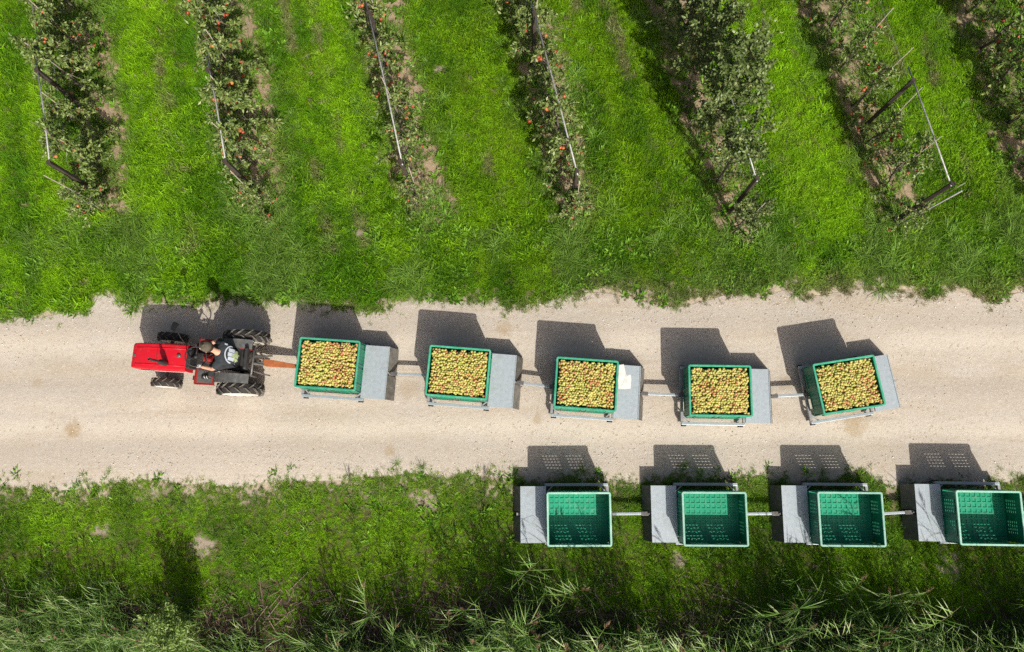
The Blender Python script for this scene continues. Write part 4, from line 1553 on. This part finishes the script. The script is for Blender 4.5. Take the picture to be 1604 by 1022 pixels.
SH = {'chest': fat('chest', 0.036), 'spine': fat('spine', 0.04), 'waist': ((0.0, -0.06, 0.87), (0.155, 0.145)), 'neckb': ((0.195, -0.11, 1.30), 0.075),
      'shL': fat('shL', 0.03), 'slL': (lerp(J['shL'][0], J['elL'][0], 0.72), 0.078), 'shR': fat('shR', 0.03), 'slR': (lerp(J['shR'][0], J['elR'][0], 0.72), 0.078)}
shirt = skin_part('t_shirt', SH, [('chest', 'spine'), ('spine', 'waist'), ('chest', 'neckb'), ('chest', 'shL'), ('shL', 'slL'), ('chest', 'shR'), ('shR', 'slR')], 'shirt_black', P)
TRS = {'pelvis': ((0.0, -0.06, 0.835), (0.145, 0.135)), 'hipL': fat('hipL', 0.018), 'knL': fat('knL', 0.018), 'cuL': (lerp(J['knL'][0], J['anL'][0], 0.88), 0.062), 'hipR': fat('hipR', 0.018), 'knR': fat('knR', 0.018), 'cuR': (lerp(J['knR'][0], J['anR'][0], 0.88), 0.062)}
skin_part('trousers', TRS, [('pelvis', 'hipL'), ('hipL', 'knL'), ('knL', 'cuL'), ('pelvis', 'hipR'), ('hipR', 'knR'), ('knR', 'cuR')], 'trousers', P)
for s, a in ((1, J['anL'][0]), (-1, J['anR'][0])):
    ax, ay, az = a
    shoe = skin_part('shoe', {'heel': ((ax - 0.03, ay, 0.44), 0.04), 'mid': ((ax + 0.08, ay + 0.01 * s, 0.437), 0.042), 'toe': ((ax + 0.19, ay + 0.03 * s, 0.43), 0.036), 'ankle': ((ax, ay, az + 0.02), 0.046)}, [('heel', 'mid'), ('mid', 'toe'), ('heel', 'ankle')], 'trousers', P)
    for d_ in (0.05, 0.10):
        q0 = Vector((ax + d_, ay + 0.045, 0.452)) - SEAT
        MB().tube([q0 + Vector((0, 0.003, -0.01)), q0 + Vector((0.008, -0.02, 0.036)), q0 + Vector((0.012, -0.05, 0.04))], 0.007, 6).build('shoe_stripe', 'shoe_white', shoe, True)
# gloved hands closed on the steering wheel rim
for (wr, ang, sd) in ((J['wrL'][0], 2.05, 1), (J['wrR'][0], 4.25, -1)):
    rim_p = lambda a, h_=0.0, rr=0.19: sm @ Vector((rr * math.cos(a), rr * math.sin(a), h_))
    palm = lerp(wr, rim_p(ang, 0.03, 0.2), 0.62)
    jn = {'wrist': (wr, 0.031), 'palm': (palm, (0.036, 0.026))}
    ed = [('wrist', 'palm')]
    for k in range(4):
        a = ang + (k - 1.5) * 0.11
        ln = (0.95, 1.05, 1.0, 0.8)[k]
        jn['k%d' % k] = (tuple(rim_p(a, 0.028, 0.205)), 0.0105)
        jn['m%d' % k] = (tuple(rim_p(a, 0.018 * ln, 0.205 - 0.045 * ln)), 0.0095)
        jn['t%d' % k] = (tuple(rim_p(a, -0.018 * ln, 0.165)), 0.0085)
        ed += [('palm', 'k%d' % k), ('k%d' % k, 'm%d' % k), ('m%d' % k, 't%d' % k)]
    a = ang - sd * 0.32
    jn['th0'] = (lerp(palm, rim_p(a, 0.01, 0.215), 0.6), 0.013)
    jn['th1'] = (tuple(rim_p(a, -0.02, 0.2)), 0.010)
    ed += [('wrist', 'th0'), ('th0', 'th1')]
    skin_part('glove', jn, ed, 'glove', P, 1)
# cap with a peak, hair under it, ears, eyes
hc = Vector((0.312, -0.172, 1.515)) - SEAT
face = Vector((0.87, -0.36, -0.30)).normalized()
yv = Vector((0, 0, 1)).cross(face).normalized()
zv = face.cross(yv)
HM = Matrix.Translation(hc) @ Matrix((face, yv, zv)).transposed().to_4x4()
cp_ = MB().lathe([(0.107, -0.005), (0.108, 0.02), (0.103, 0.055), (0.085, 0.085), (0.05, 0.104), (0.012, 0.11), (0.010, 0.116), (0.001, 0.117)], 24, HM)
cap = cp_.build('cap', 'cap_cloth', P, True)
pk = MB()
pr_ = [(0.07, -0.085), (0.12, -0.08), (0.165, -0.05), (0.18, 0.0), (0.165, 0.05), (0.12, 0.08), (0.07, 0.085)]
pk.prism(pr_[::-1] if False else pr_, 0.0, 0.008, HM)
pk.build('peak', 'cap_cloth', cap)
MB().lathe([(0.100, 0.0), (0.101, -0.03), (0.094, -0.06), (0.085, -0.075)], 20, HM @ Matrix.Translation((-0.012, 0, 0))).build('hair', 'hair', P, True)
for s in (-1, 1):
    MB().lathe([(0.001, -0.008), (0.02, -0.006), (0.026, 0.0), (0.02, 0.008), (0.001, 0.006)], 10, HM @ Matrix.Translation((0.0, s * 0.098, -0.05)) @ Matrix.Rotation(math.pi / 2, 4, 'X')).build('ear', 'skin', P, True)
    MB().lathe([(0.001, -0.012), (0.01, -0.006), (0.012, 0.0), (0.01, 0.006), (0.001, 0.012)], 8, HM @ Matrix.Translation((0.085, s * 0.034, -0.045))).build('eye', 'eye_dark', P, True)
MB().tube([HM @ Vector((0.088, -0.025, -0.105)), HM @ Vector((0.096, 0, -0.107)), HM @ Vector((0.088, 0.025, -0.105))], 0.006, 6).build('mouth', 'skin', P, True)


# print on the back of the shirt: thin raised ink following the cloth
def back_pt(u, v_, lift=0.0):
    """u across the back (to the driver's left), v up the back"""
    a, b = Vector((-0.005, -0.065, 0.93)), Vector((0.17, -0.10, 1.295))
    up = (b - a).normalized()
    side = Vector((0, 1, 0))
    nrm = up.cross(side)
    if nrm.x > 0:
        nrm = -nrm
    p_ = (a + b) / 2 + up * v_ + side * u
    bulge = 0.142 - 1.35 * u * u + 0.10 * v_ - 0.55 * v_ * v_
    return p_ + nrm * (bulge + lift) - SEAT


PRINT_SPECS = []
pm = MB()
N_ = 30
for (r0, r1, lf) in ((0.135, 0.115, 0.0),):
    o0 = len(pm.v)
    for k in range(N_ + 1):
        a = math.radians(-10 + 200 * k / N_)
        for r_ in (r0, r1):
            pm.v.append((r_ * math.cos(a) * 0.98, r_ * math.sin(a) * 0.92 + 0.0, lf))
    for k in range(N_):
        a = o0 + 2 * k
        pm.f.append((a, a + 2, a + 3, a + 1))
for (u0, u1, v0, v1) in ((-0.09, -0.035, -0.07, 0.055), (-0.028, 0.028, -0.075, 0.065), (0.036, 0.09, -0.07, 0.055), (-0.09, 0.09, -0.095, -0.078), (-0.15, -0.125, 0.08, 0.13), (0.10, 0.13, -0.13, -0.10)):
    nq = 4
    for j in range(nq):
        a, b = v0 + (v1 - v0) * j / nq, v0 + (v1 - v0) * (j + 1) / nq
        pm.add([(u0, a, 0), (u1, a, 0), (u1, b, 0), (u0, b, 0)], [(0, 1, 2, 3)])
gm = MB()
rr_ = random.Random(3)
for k in range(26):
    u, v_ = rr_.gauss(0.0, 0.035), -0.10 + rr_.gauss(0, 0.025)
    s_ = 0.012 + 0.012 * rr_.random()
    gm.add([(u + s_ * math.cos(a), v_ + s_ * math.sin(a), 0) for a in [k + 2 * math.pi * q / 6 for q in range(6)]], [(0, 1, 2, 3, 4, 5)])
PRINT_SPECS = [('shirt_print', pm, 'print_white', 0.004), ('shirt_print', gm, 'print_green', 0.007)]
# find the real cloth surface under each print vertex
dg = bpy.context.evaluated_depsgraph_get()
ev = shirt.evaluated_get(dg)
for nm, mb, mt, lift in PRINT_SPECS:
    out = []
    for (u, v_, _) in mb.v:
        u, v_ = u * 1.25, v_ * 1.2
        p0 = back_pt(u, v_, 0.35)
        p1 = back_pt(u, v_, 0.0)
        d = (p1 - p0).normalized()
        ok, hit, nrm, _i = ev.ray_cast(p0, d)
        out.append(tuple((hit + nrm * lift) if ok else p1))
    mb.v = out
    mb.build(nm, mt, shirt)

# ------------------------------------------------------------------ orchard: trellises and trees
RAIL_Z = [1.9, 1.9, 1.95, 1.9, 1.9, 2.15, 2.0]
RAIL_TO = [7.62, 7.65, 8.7, 8.7, 7.3, 7.15, 7.3]
RAIL_FROM = [5.48, 5.5, 5.4, 5.2, 5.05, 4.85, 5.0]
post_me = MB().prism(rounded(0.038, 0.038, 0.012, 2), 0, 1.0).mesh('post', 'post_wood')
ROWN = ['first', 'second', 'third', 'fourth', 'fifth', 'sixth', 'seventh']
rt = random.Random(21)
TREE_Y = []
for i in range(7):
    lab = {0: 'trellis of dark posts and white rail in the leftmost tree row', 6: 'trellis in the tree row at the right edge of the picture',
           4: 'trellis end with white rail beside the tall yellow green trees', 5: 'bare trellis with two dark posts and a white brace in the thin sixth row'}.get(i, 'trellis of dark posts and white rail in the ' + ROWN[i] + ' tree row from the left')
    y0, y1, zr = RAIL_FROM[i], RAIL_TO[i], RAIL_Z[i]
    tr = thing('trellis', lab, 'trellis', (row_x(i, y0), y0, 0), 0, 'orchard trellises')
    org = Vector((row_x(i, y0), y0, 0))
    for y in (y0, y1 - 0.25, y1 + 3.0):
        lean = Vector((rt.uniform(-0.05, 0.05), rt.uniform(-0.06, 0.06), 0))
        p = link('post', post_me, tr, loc=Vector((row_x(i, y), y, 0)) - org)
        p.scale = (1, 1, zr + 0.04)
        p.rotation_euler = (rt.uniform(-0.02, 0.02), rt.uniform(-0.02, 0.02), rt.uniform(0, 1))
    MB().tube([Vector((row_x(i, y0 - 0.04), y0 - 0.04, zr)) - org, Vector((row_x(i, (y0 + y1) / 2) + 0.015, (y0 + y1) / 2, zr - 0.01)) - org, Vector((row_x(i, y1), y1, zr)) - org], 0.015, 8).build('top_rail', 'pipe_white', tr, True)
    for z in (0.75, 1.3, zr - 0.12):
        MB().tube([Vector((row_x(i, y0), y0, z)) - org, Vector((row_x(i, 14), 14, z)) - org], 0.003, 4).build('wire', 'galvanised_dull', tr)
    if i == 5:
        MB().tube([Vector((row_x(i, 4.74) + 0.03, 4.74, 0.0)) - org, Vector((row_x(i, 4.68) + 0.07, 4.68, zr + 0.12)) - org], 0.016, 8).build('brace_pole', 'pipe_white', tr, True)
    ys = []
    y = ROW_END[i] + rt.uniform(0.1, 0.3)
    while y < 11.2:
        ys.append(y)
        y += rt.uniform(0.8, 1.05) * (1.15 if i == 4 else 1.0)
    TREE_Y.append(ys)
    for k, y in enumerate(ys):
        x = row_x(i, y) + rt.uniform(-0.04, 0.04)
        if i in (1, 0, 5) or k % 2 == 0:
            MB().tube([Vector((x + 0.05, y + 0.04, 0)) - org, Vector((x + 0.05 + rt.uniform(-.09, .09), y + 0.04 + rt.uniform(-.1, .1), zr + rt.uniform(0.0, 0.3))) - org], 0.009, 6).build('stake', 'stake_wood', tr, True)


def leaf_cloud(pos, dirs, length, width, r, upbias=0.8):
    """folded leaves: two triangles either side of the midrib"""
    n = len(pos)
    d = dirs / np.linalg.norm(dirs, axis=1)[:, None]
    up = np.array([0, 0, 1.0]) * upbias + r.normal(0, 0.55, (n, 3))
    side = np.cross(d, up)
    side /= np.linalg.norm(side, axis=1)[:, None] + 1e-9
    nr = np.cross(side, d)
    L = (length * (0.65 + 0.6 * r.random(n)))[:, None]
    W = (width * (0.7 + 0.5 * r.random(n)))[:, None]
    a = pos
    tip = pos + d * L - nr * L * 0.12
    m = pos + d * L * 0.5
    l = m + side * W * 0.5 + nr * W * 0.18
    q = m - side * W * 0.5 + nr * W * 0.18
    v = np.stack([a, l, tip, q], 1).reshape(-1, 3)
    f = (np.array([[0, 1, 2], [0, 2, 3]])[None] + (np.arange(n) * 4)[:, None, None]).reshape(-1, 3)
    return v, f, np.repeat(np.clip(r.beta(2, 2.2, n), 0, 1), 4)


def tree_meshes(seed, height, radius, nbr, leaves, leaf_l, leaf_w, kind):
    r = np.random.default_rng(seed)
    wood = MB()
    pts, sway = [], r.normal(0, 0.035, (6, 2))
    lead = []
    for k in range(6):
        z = height * k / 5 * 0.93
        lead.append((sway[k, 0] * (k > 0), sway[k, 1] * (k > 0), z))
    wood.tube(lead, [0.030, 0.026, 0.021, 0.016, 0.010, 0.004], 7)
    P_, D_ = [], []
    fr = []
    for b in range(nbr):
        t_ = (b + 0.5) / nbr
        z0 = 0.38 + (height - 0.5) * t_ ** 0.9
        a = b * 2.4 + r.normal(0, 0.4)
        reach = radius * ((1.05 - 0.62 * t_) if kind != 'pear' else (0.85 - 0.35 * t_)) * r.uniform(0.7, 1.2)
        rise = r.uniform(-0.05, 0.35) if kind != 'pear' else r.uniform(0.5, 1.0)
        q = min(z0 / (height * 0.93) * 5, 4.99)
        i0 = int(q)
        base = np.array(lead[i0]) * (1 - q + i0) + np.array(lead[i0 + 1]) * (q - i0)
        d = np.array([math.cos(a), math.sin(a), 0])
        d2 = np.array([-d[1], d[0], 0]) * r.normal(0, 0.25)
        br = [base + (d + d2 * s_) * reach * s_ + np.array([0, 0, rise * s_ - 0.25 * s_ * s_ * (kind != 'pear')]) + r.normal(0, 0.012, 3) * (s_ > 0) for s_ in (0, 0.33, 0.66, 1.0)]
        wood.tube(br, [0.011, 0.009, 0.006, 0.003], 5)
        br = np.array(br)
        nl = int(leaves / nbr * (0.6 + 0.8 * r.random()))
        s_ = np.sqrt(r.random(nl)) * 3
        i1 = np.minimum(s_.astype(int), 2)
        pp = br[i1] * (1 - (s_ - i1))[:, None] + br[i1 + 1] * (s_ - i1)[:, None]
        # short spurs
        nsp = max(3, nl // 9)
        spur = r.normal(0, 1, (nsp, 3))
        spur[:, 2] += 0.3 if kind != 'pear' else 0.9
        spur /= np.linalg.norm(spur, axis=1)[:, None]
        sl = r.uniform(0.04, 0.17, nsp) * (1.5 if kind == 'pear' else 1.0)
        sb = r.integers(0, nl, nsp) if nl else np.zeros(nsp, int)
        which = r.integers(0, nsp, nl)
        along = r.random(nl)[:, None]
        pp2 = pp[sb[which]] + spur[which] * sl[which][:, None] * along
        mixm = (r.random(nl) < 0.72)[:, None]
        pp = np.where(mixm, pp2, pp) + r.normal(0, 0.012, (nl, 3))
        dd = np.where(mixm, spur[which], d[None]) + r.normal(0, 0.75, (nl, 3))
        P_.append(pp)
        D_.append(dd)
        for _ in range(1 if r.random() < 0.75 else 2):
            w = r.uniform(0.4, 1.0) * 3
            j = min(int(w), 2)
            fr.append(br[j] * (1 - w + j) + br[j + 1] * (w - j) + np.array([r.normal(0, 0.02), r.normal(0, 0.02), -0.05]))
    P_, D_ = np.concatenate(P_), np.concatenate(D_)
    v, f, t_ = leaf_cloud(P_, D_, leaf_l, leaf_w, r)
    return wood.mesh('trunk', 'bark', True), np_mesh('crown', v, f, 'pear_leaf' if kind == 'pear' else 'apple_leaf', False, tint=t_), fr


KIND = {'full': [tree_meshes(300 + k, 2.1, 0.60, 22, 2000, 0.090, 0.044, 'apple') for k in range(4)],
        'mid': [tree_meshes(320 + k, 1.95, 0.54, 18, 1450, 0.088, 0.042, 'apple') for k in range(4)],
        'thin': [tree_meshes(340 + k, 1.85, 0.54, 16, 700, 0.088, 0.042, 'apple') for k in range(3)],
        'pear_young': [tree_meshes(380 + k, 1.95, 0.6, 18, 1900, 0.075, 0.045, 'pear') for k in range(2)],
        'pear': [tree_meshes(360 + k, 2.8, 0.72, 32, 5200, 0.078, 0.047, 'pear') for k in range(4)]}
FV, FF = icos(6, 9)
FV2 = FV.copy()
FV2[:, 2] *= 1 - 0.2 * np.exp(-((FV[:, 0] ** 2 + FV[:, 1] ** 2) / 0.12))
apple_me = np_mesh('hanging_apple', FV2 * 0.036, FF, 'tree_apple', True)
PVv = FV.copy()
PVv[:, :2] *= (1 - 0.35 * np.clip(PVv[:, 2], 0, 1))[:, None]
pear_me = np_mesh('hanging_pear', PVv * np.array([0.034, 0.034, 0.045]), FF, 'tree_pear', True)
ROW_KIND = ['full', 'full', 'thin', 'mid', 'pear', 'thin', 'mid']
NTH = ['row end', 'second from the row end', 'third from the row end', 'fourth from the row end', 'fifth from the row end', 'sixth from the row end', 'seventh from the row end', 'eighth from the row end']
ROWDESC = ['leftmost row', 'second row from the left', 'third row from the left', 'fourth row from the left', 'row of tall yellow green trees', 'thin sixth row from the left', 'row at the right edge']
for i in range(7):
    for k, y in enumerate(TREE_Y[i]):
        kd = ROW_KIND[i]
        if i == 3 and k > 3:
            kd = 'full'
        if i == 2 and k > 3:
            kd = 'mid'
        if i == 0 and k == 0:
            kd = 'mid'
        wd, cr, fr = rt.choice(KIND['pear_young' if (i == 4 and k < 2) else kd])
        pos = (row_x(i, y) + rt.uniform(-0.05, 0.05), y, 0)
        nth = NTH[min(k, 7)]
        lab = ('sparse ' if kd == 'thin' else 'small ' if (i == 4 and k < 2) else '') + ('pear' if kd == 'pear' else 'apple') + ' tree ' + ('at the ' if k == 0 else '') + nth + ', ' + ROWDESC[i]
        t_ = thing('pear_tree' if kd == 'pear' else 'apple_tree', lab, 'tree', pos, rt.uniform(0, 6.28), 'orchard trees')
        s_ = rt.uniform(0.88, 1.1) * (0.8 if k == 0 else 1.0)
        t_.scale = (s_, s_, s_ * rt.uniform(0.95, 1.05))
        link('trunk', wd, t_)
        link('crown', cr, t_)
        if kd == 'pear':
            pick = rt.sample(fr, min(len(fr), 7))
        else:
            pick = rt.sample(fr, min(len(fr), rt.randint(12, 20) if kd != 'thin' else rt.randint(8, 12)))
        for q in pick:
            nn = 1 if (kd == 'pear' or rt.random() < 0.6) else 2
            for e in range(nn):
                o = link('pear' if kd == 'pear' else 'apple', pear_me if kd == 'pear' else apple_me, t_, loc=(q[0] + e * 0.05, q[1] + e * 0.03, q[2] - e * 0.03))
                o.rotation_euler = (rt.uniform(-0.5, 0.5), rt.uniform(-0.5, 0.5), rt.uniform(0, 6))
                z_ = rt.uniform(0.85, 1.15)
                o.scale = (z_, z_, z_)

# windfall apples under the trees
wf = random.Random(5)
for k in range(26):
    i = wf.randrange(6)
    if i == 4:
        continue
    y = wf.uniform(ROW_END[i] - 0.3, 9.5)
    o = link('windfall_apple', apple_me, loc=(row_x(i, y) + wf.gauss(0, 0.3), y, 0.045))
    o.rotation_euler = (wf.uniform(0, 6), wf.uniform(0, 6), 0)
    tag(o, 'red windfall apple lying on the soil under the tree rows', 'apple', 'windfall apples')

# ------------------------------------------------------------------ reeds along the lower edge
REEDS = bpy.data.collections.new('reed_sources')


def strip(mb_v, mb_f, pts, widths, side):
    o = len(mb_v)
    for p, w in zip(pts, widths):
        mb_v.append(tuple(p + side * w / 2))
        mb_v.append(tuple(p - side * w / 2))
    for k in range(len(pts) - 1):
        a = o + 2 * k
        mb_f.append((a, a + 1, a + 3, a + 2))


def reed_parts(seed, height, nleaf, plume=True, side_bias=None):
    r = random.Random(seed)
    stem_pts = []
    lean = r.uniform(0.15, 0.55)
    az = math.pi / 2 + r.gauss(0, 0.35)
    p = Vector((0, 0, 0))
    n = 7
    for k in range(n + 1):
        stem_pts.append(p.copy())
        th = lean * (0.6 + 0.8 * k / n)
        p = p + Vector((math.cos(az) * math.sin(th), math.sin(az) * math.sin(th), math.cos(th))) * (height / n)
    stem = MB().tube(stem_pts, [0.006 - 0.004 * k / n for k in range(n + 1)], 5)

    def at(t_):
        q = t_ * n
        i = min(int(q), n - 1)
        return stem_pts[i].lerp(stem_pts[i + 1], q - i)
    lv = []
    wind = math.pi + r.gauss(0, 0.5) if side_bias is None else side_bias
    for k in range(nleaf):
        t_ = 0.30 + 0.62 * (k + r.random() * 0.5) / nleaf
        b = at(t_)
        a = (wind if r.random() < 0.7 else wind + math.pi) + r.gauss(0, 0.45)
        L = r.uniform(0.26, 0.46) * (1.1 - 0.4 * abs(t_ - 0.6))
        d = Vector((math.cos(a), math.sin(a), 0))
        sd = Vector((-d.y, d.x, r.gauss(0, 0.4))).normalized()
        th = r.uniform(0.7, 1.15)
        pts, q = [], b.copy()
        for j in range(6):
            pts.append(q.copy())
            thj = th + 0.85 * (j / 5) ** 1.3
            q = q + (d * math.sin(thj) + Vector((0, 0, math.cos(thj)))) * (L / 5)
        wd = r.uniform(0.009, 0.016)
        lv.append((pts, [wd * w for w in (0.5, 1.0, 1.0, 0.8, 0.5, 0.05)], sd, r.random()))
    pl = None
    if plume:
        tip, bd = stem_pts[-1], (stem_pts[-1] - stem_pts[-2]).normalized()
        pl = ([], [], [])
        for k in range(40):
            s_ = r.random()
            b = tip - bd * 0.16 * (1 - s_)
            a = r.uniform(0, 6.28)
            out = Vector((math.cos(a), math.sin(a), r.uniform(-0.3, 0.3))) * (0.045 * (1 - 0.7 * s_)) + bd * r.uniform(0.04, 0.11)
            sd = out.cross(Vector((0.3, 0.2, 1))).normalized()
            n0 = len(pl[0])
            strip(pl[0], pl[1], [b, b + out * 0.6, b + out + Vector((0, 0, -0.012))], [0.004, 0.008, 0.002], sd)
            pl[2].extend([r.random()] * (len(pl[0]) - n0))
    return stem, lv, pl


def join_meshes(name, parts):
    """parts: (verts, faces, material, tints) -> one mesh with several materials"""
    me = bpy.data.meshes.new(name)
    V, Fc, mi, tn = [], [], [], []
    for k, (v, f, mt, t_) in enumerate(parts):
        o = len(V)
        V += [tuple(q) for q in v]
        Fc += [tuple(i + o for i in q) for q in f]
        mi += [k] * len(f)
        tn += list(t_)
        me.materials.append(M[mt])
    me.from_pydata(V, [], Fc)
    me.polygons.foreach_set('material_index', mi)
    me.attributes.new('tint', 'FLOAT', 'POINT').data.foreach_set('value', tn)
    me.update()
    return me


def leaf_lists(lv):
    v, f, t_ = [], [], []
    for pts, w, sd, tt in lv:
        n0 = len(v)
        strip(v, f, pts, w, sd)
        t_ += [tt] * (len(v) - n0)
    return v, f, t_


for k in range(10):
    h_ = 1.35 + 0.10 * k
    stem, lv, pl_ = reed_parts(500 + k, h_, 19, plume=k % 2 == 0)
    v, f, t_ = leaf_lists(lv)
    parts = [(stem.v, stem.f, 'reed_stem', [0.5] * len(stem.v)), (v, f, 'reed_leaf', t_)]
    if pl_:
        parts.append((pl_[0], pl_[1], 'reed_plume', pl_[2]))
    REEDS.objects.link(bpy.data.objects.new('reed_%02d' % k, join_meshes('reed_%02d' % k, parts)))
# low leafy fans without stems
for k in range(10, 13):
    lv = []
    r = random.Random(600 + k)
    for j in range(46):
        a = r.gauss(2.1, 0.95)
        d = Vector((math.cos(a), math.sin(a), 0))
        L, th = r.uniform(0.28, 0.6), r.uniform(0.15, 0.8)
        q = Vector((r.gauss(0, 0.22), r.gauss(0, 0.18), r.uniform(0, 0.6)))
        pts = []
        for m_ in range(6):
            pts.append(q.copy())
            thj = th + 1.1 * (m_ / 5) ** 1.4
            q = q + (d * math.sin(thj) + Vector((0, 0, math.cos(thj)))) * (L / 5)
        wd = r.uniform(0.008, 0.015)
        lv.append((pts, [wd * w for w in (0.6, 1.0, 1.0, 0.8, 0.5, 0.05)], Vector((-d.y, d.x, r.gauss(0, 0.3))).normalized(), r.random()))
    v, f, t_ = leaf_lists(lv)
    REEDS.objects.link(bpy.data.objects.new('reed_%02d' % k, join_meshes('reed_%02d' % k, [(v, f, 'reed_leaf', t_)])))
REED_GN = scatter_group(REEDS)

reed_line = edge_fn([(0, 948), (120, 938), (230, 945), (330, 980), (430, 998), (560, 985), (650, 970), (740, 955), (860, 958), (1000, 985), (1100, 995), (1250, 970), (1400, 972), (1500, 985), (1604, 965)], 0.5, 44)
rr = np.random.default_rng(44)
NR = 11500
qx = rr.uniform(-13, 13, NR)
qy = rr.uniform(-6.0, -2.0, NR)
clump = sstep(fbm(qx, qy, 0.9, 45), 0.36, 0.6)
dn = sstep(reed_line(qx) - qy, 0.0, 1.1) * (0.3 + 0.7 * clump) + 0.07 * sstep(reed_line(qx) - qy, -0.75, -0.2) * clump
dn *= np.where(qy < -5.0, 0.55, 1.0)
keep = rr.random(NR) < dn * 0.9
qx, qy = qx[keep], qy[keep]
n = len(qx)
ri = rr.integers(0, 10, n)
ri = np.where(rr.random(n) < np.where(qx < -5, 0.6, 0.4), rr.integers(10, 13, n), ri)
scatter('reeds', np.stack([qx, qy, np.zeros(n)], 1), ri, np.stack([rr.normal(0, 0.10, n), rr.normal(0, 0.10, n), rr.normal(0, 0.6, n)], 1), (0.6 + 0.55 * rr.random(n)) * np.where(qx < -4, 0.72, np.where(qx < -1, 0.9, 1.08)), None,
        'dense bed of green reeds along the lower edge', 'reeds', REED_GN)

# reeds that stand out singly in front of the bed
single = [(735, 955, 'tallest single reed leaning over the verge left of the parked trailers'), (705, 985, 'arching reed with pale leaves in the lower middle'),
          (1575, 955, 'single tall reed rising across the rightmost empty bin'), (1085, 985, 'broad reed fan standing alone below the gap between parked trailers'),
          (1395, 950, 'thin plumed reed below the third parked trailer'), (1225, 975, 'pale leaved reed below the plate of the third parked trailer'),
          (850, 985, 'reed below the first parked trailer plate'), (465, 990, 'short reed standing at the lower left of centre'), (565, 985, 'slim reed just right of the short lower reed')]
for k, (px_, py_, lab) in enumerate(single):
    b = un(px_, py_, 0)
    stem, lv, pl_ = reed_parts(700 + k, 1.25 + 0.1 * (k % 4), 12, True, math.pi)
    t_ = thing('reed', lab, 'reed', b, 0, 'reeds standing apart')
    stem.build('stem', 'reed_stem', t_, True)
    for (pts, w, sd, tt) in lv:
        v, f = [], []
        strip(v, f, pts, w, sd)
        link('leaf', join_meshes('leaf', [(v, f, 'reed_leaf', [tt] * len(v))]), t_)
    link('plume', join_meshes('plume', [(pl_[0], pl_[1], 'reed_plume', pl_[2])]), t_)

# dead reed litter on the bank
NL = 16000
lx = rr.uniform(-12.5, 12.5, NL)
ly = rr.uniform(-6, -1.9, NL)
keep = rr.random(NL) < sstep(-ly + (fbm(lx, ly, 0.9, 61) - 0.5) * 1.4, 2.2, 3.2) * 0.9
lx, ly = lx[keep], ly[keep]
n = len(lx)
a = rr.uniform(0, 6.28, n)
L = np.where(rr.random(n) < 0.12, rr.uniform(0.4, 0.9, n), rr.uniform(0.06, 0.34, n))
w = rr.uniform(0.003, 0.008, n)
z = 0.012 + 0.05 * rr.random(n)
dz = rr.normal(0, 0.035, n)
d = np.stack([np.cos(a), np.sin(a)], 1)
s = np.stack([-d[:, 1], d[:, 0]], 1)
v = np.zeros((n, 4, 3))
for k, (u, sg) in enumerate(((-0.5, -1), (0.5, -1), (0.5, 1), (-0.5, 1))):
    v[:, k, :2] = np.stack([lx, ly], 1) + d * (L * u)[:, None] + s * (w * sg)[:, None]
    v[:, k, 2] = np.maximum(0.006, z + dz * u * 2)
f = np.array([[0, 1, 2, 3]]) + (np.arange(n) * 4)[:, None]
cc = np.where(rr.random((n, 1)) < 0.5, np.array([[0.13, 0.09, 0.065]]), np.array([[0.26, 0.20, 0.14]])) * (0.6 + 0.7 * rr.random((n, 1)))
tag(link('reed_litter', np_mesh('reed_litter', v.reshape(-1, 3), f, 'straw', col=np.repeat(cc, 4, axis=0))), 'brown dead reed litter covering the bank', 'litter', kind='stuff')

# ------------------------------------------------------------------ pale willow shrub at the lower left
rs = np.random.default_rng(90)
b = un(300, 978)
S = thing('willow_shrub', 'pale green leafy shrub among the reeds at lower left', 'shrub', b)
wood = MB()
P_, D_ = [], []
for k in range(15):
    a = k * 2.4 + rs.normal(0, 0.3)
    reach, hh = rs.uniform(0.15, 0.6), rs.uniform(0.9, 1.65)
    br = [np.array([math.cos(a) * reach * s_, math.sin(a) * reach * s_, hh * s_]) + rs.normal(0, 0.02, 3) * (s_ > 0) for s_ in (0, 0.33, 0.66, 1.0)]
    wood.tube([tuple(q) for q in br], [0.012, 0.009, 0.006, 0.003], 5)
    br = np.array(br)
    nl = 230
    s_ = 0.7 + 2.3 * rs.random(nl)
    i1 = np.minimum(s_.astype(int), 2)
    P_.append(br[i1] * (1 - (s_ - i1))[:, None] + br[i1 + 1] * (s_ - i1)[:, None] + rs.normal(0, 0.05, (nl, 3)))
    D_.append(rs.normal(0, 0.8, (nl, 3)) + np.array([math.cos(a) * 0.3, math.sin(a) * 0.3, 0.25]))
v, f, t_ = leaf_cloud(np.concatenate(P_), np.concatenate(D_), 0.085, 0.030, rs)
wood.build('stem', 'bark', S, True)
link('crown', np_mesh('crown', v, f, 'shrub_leaf', False, tint=t_), S)
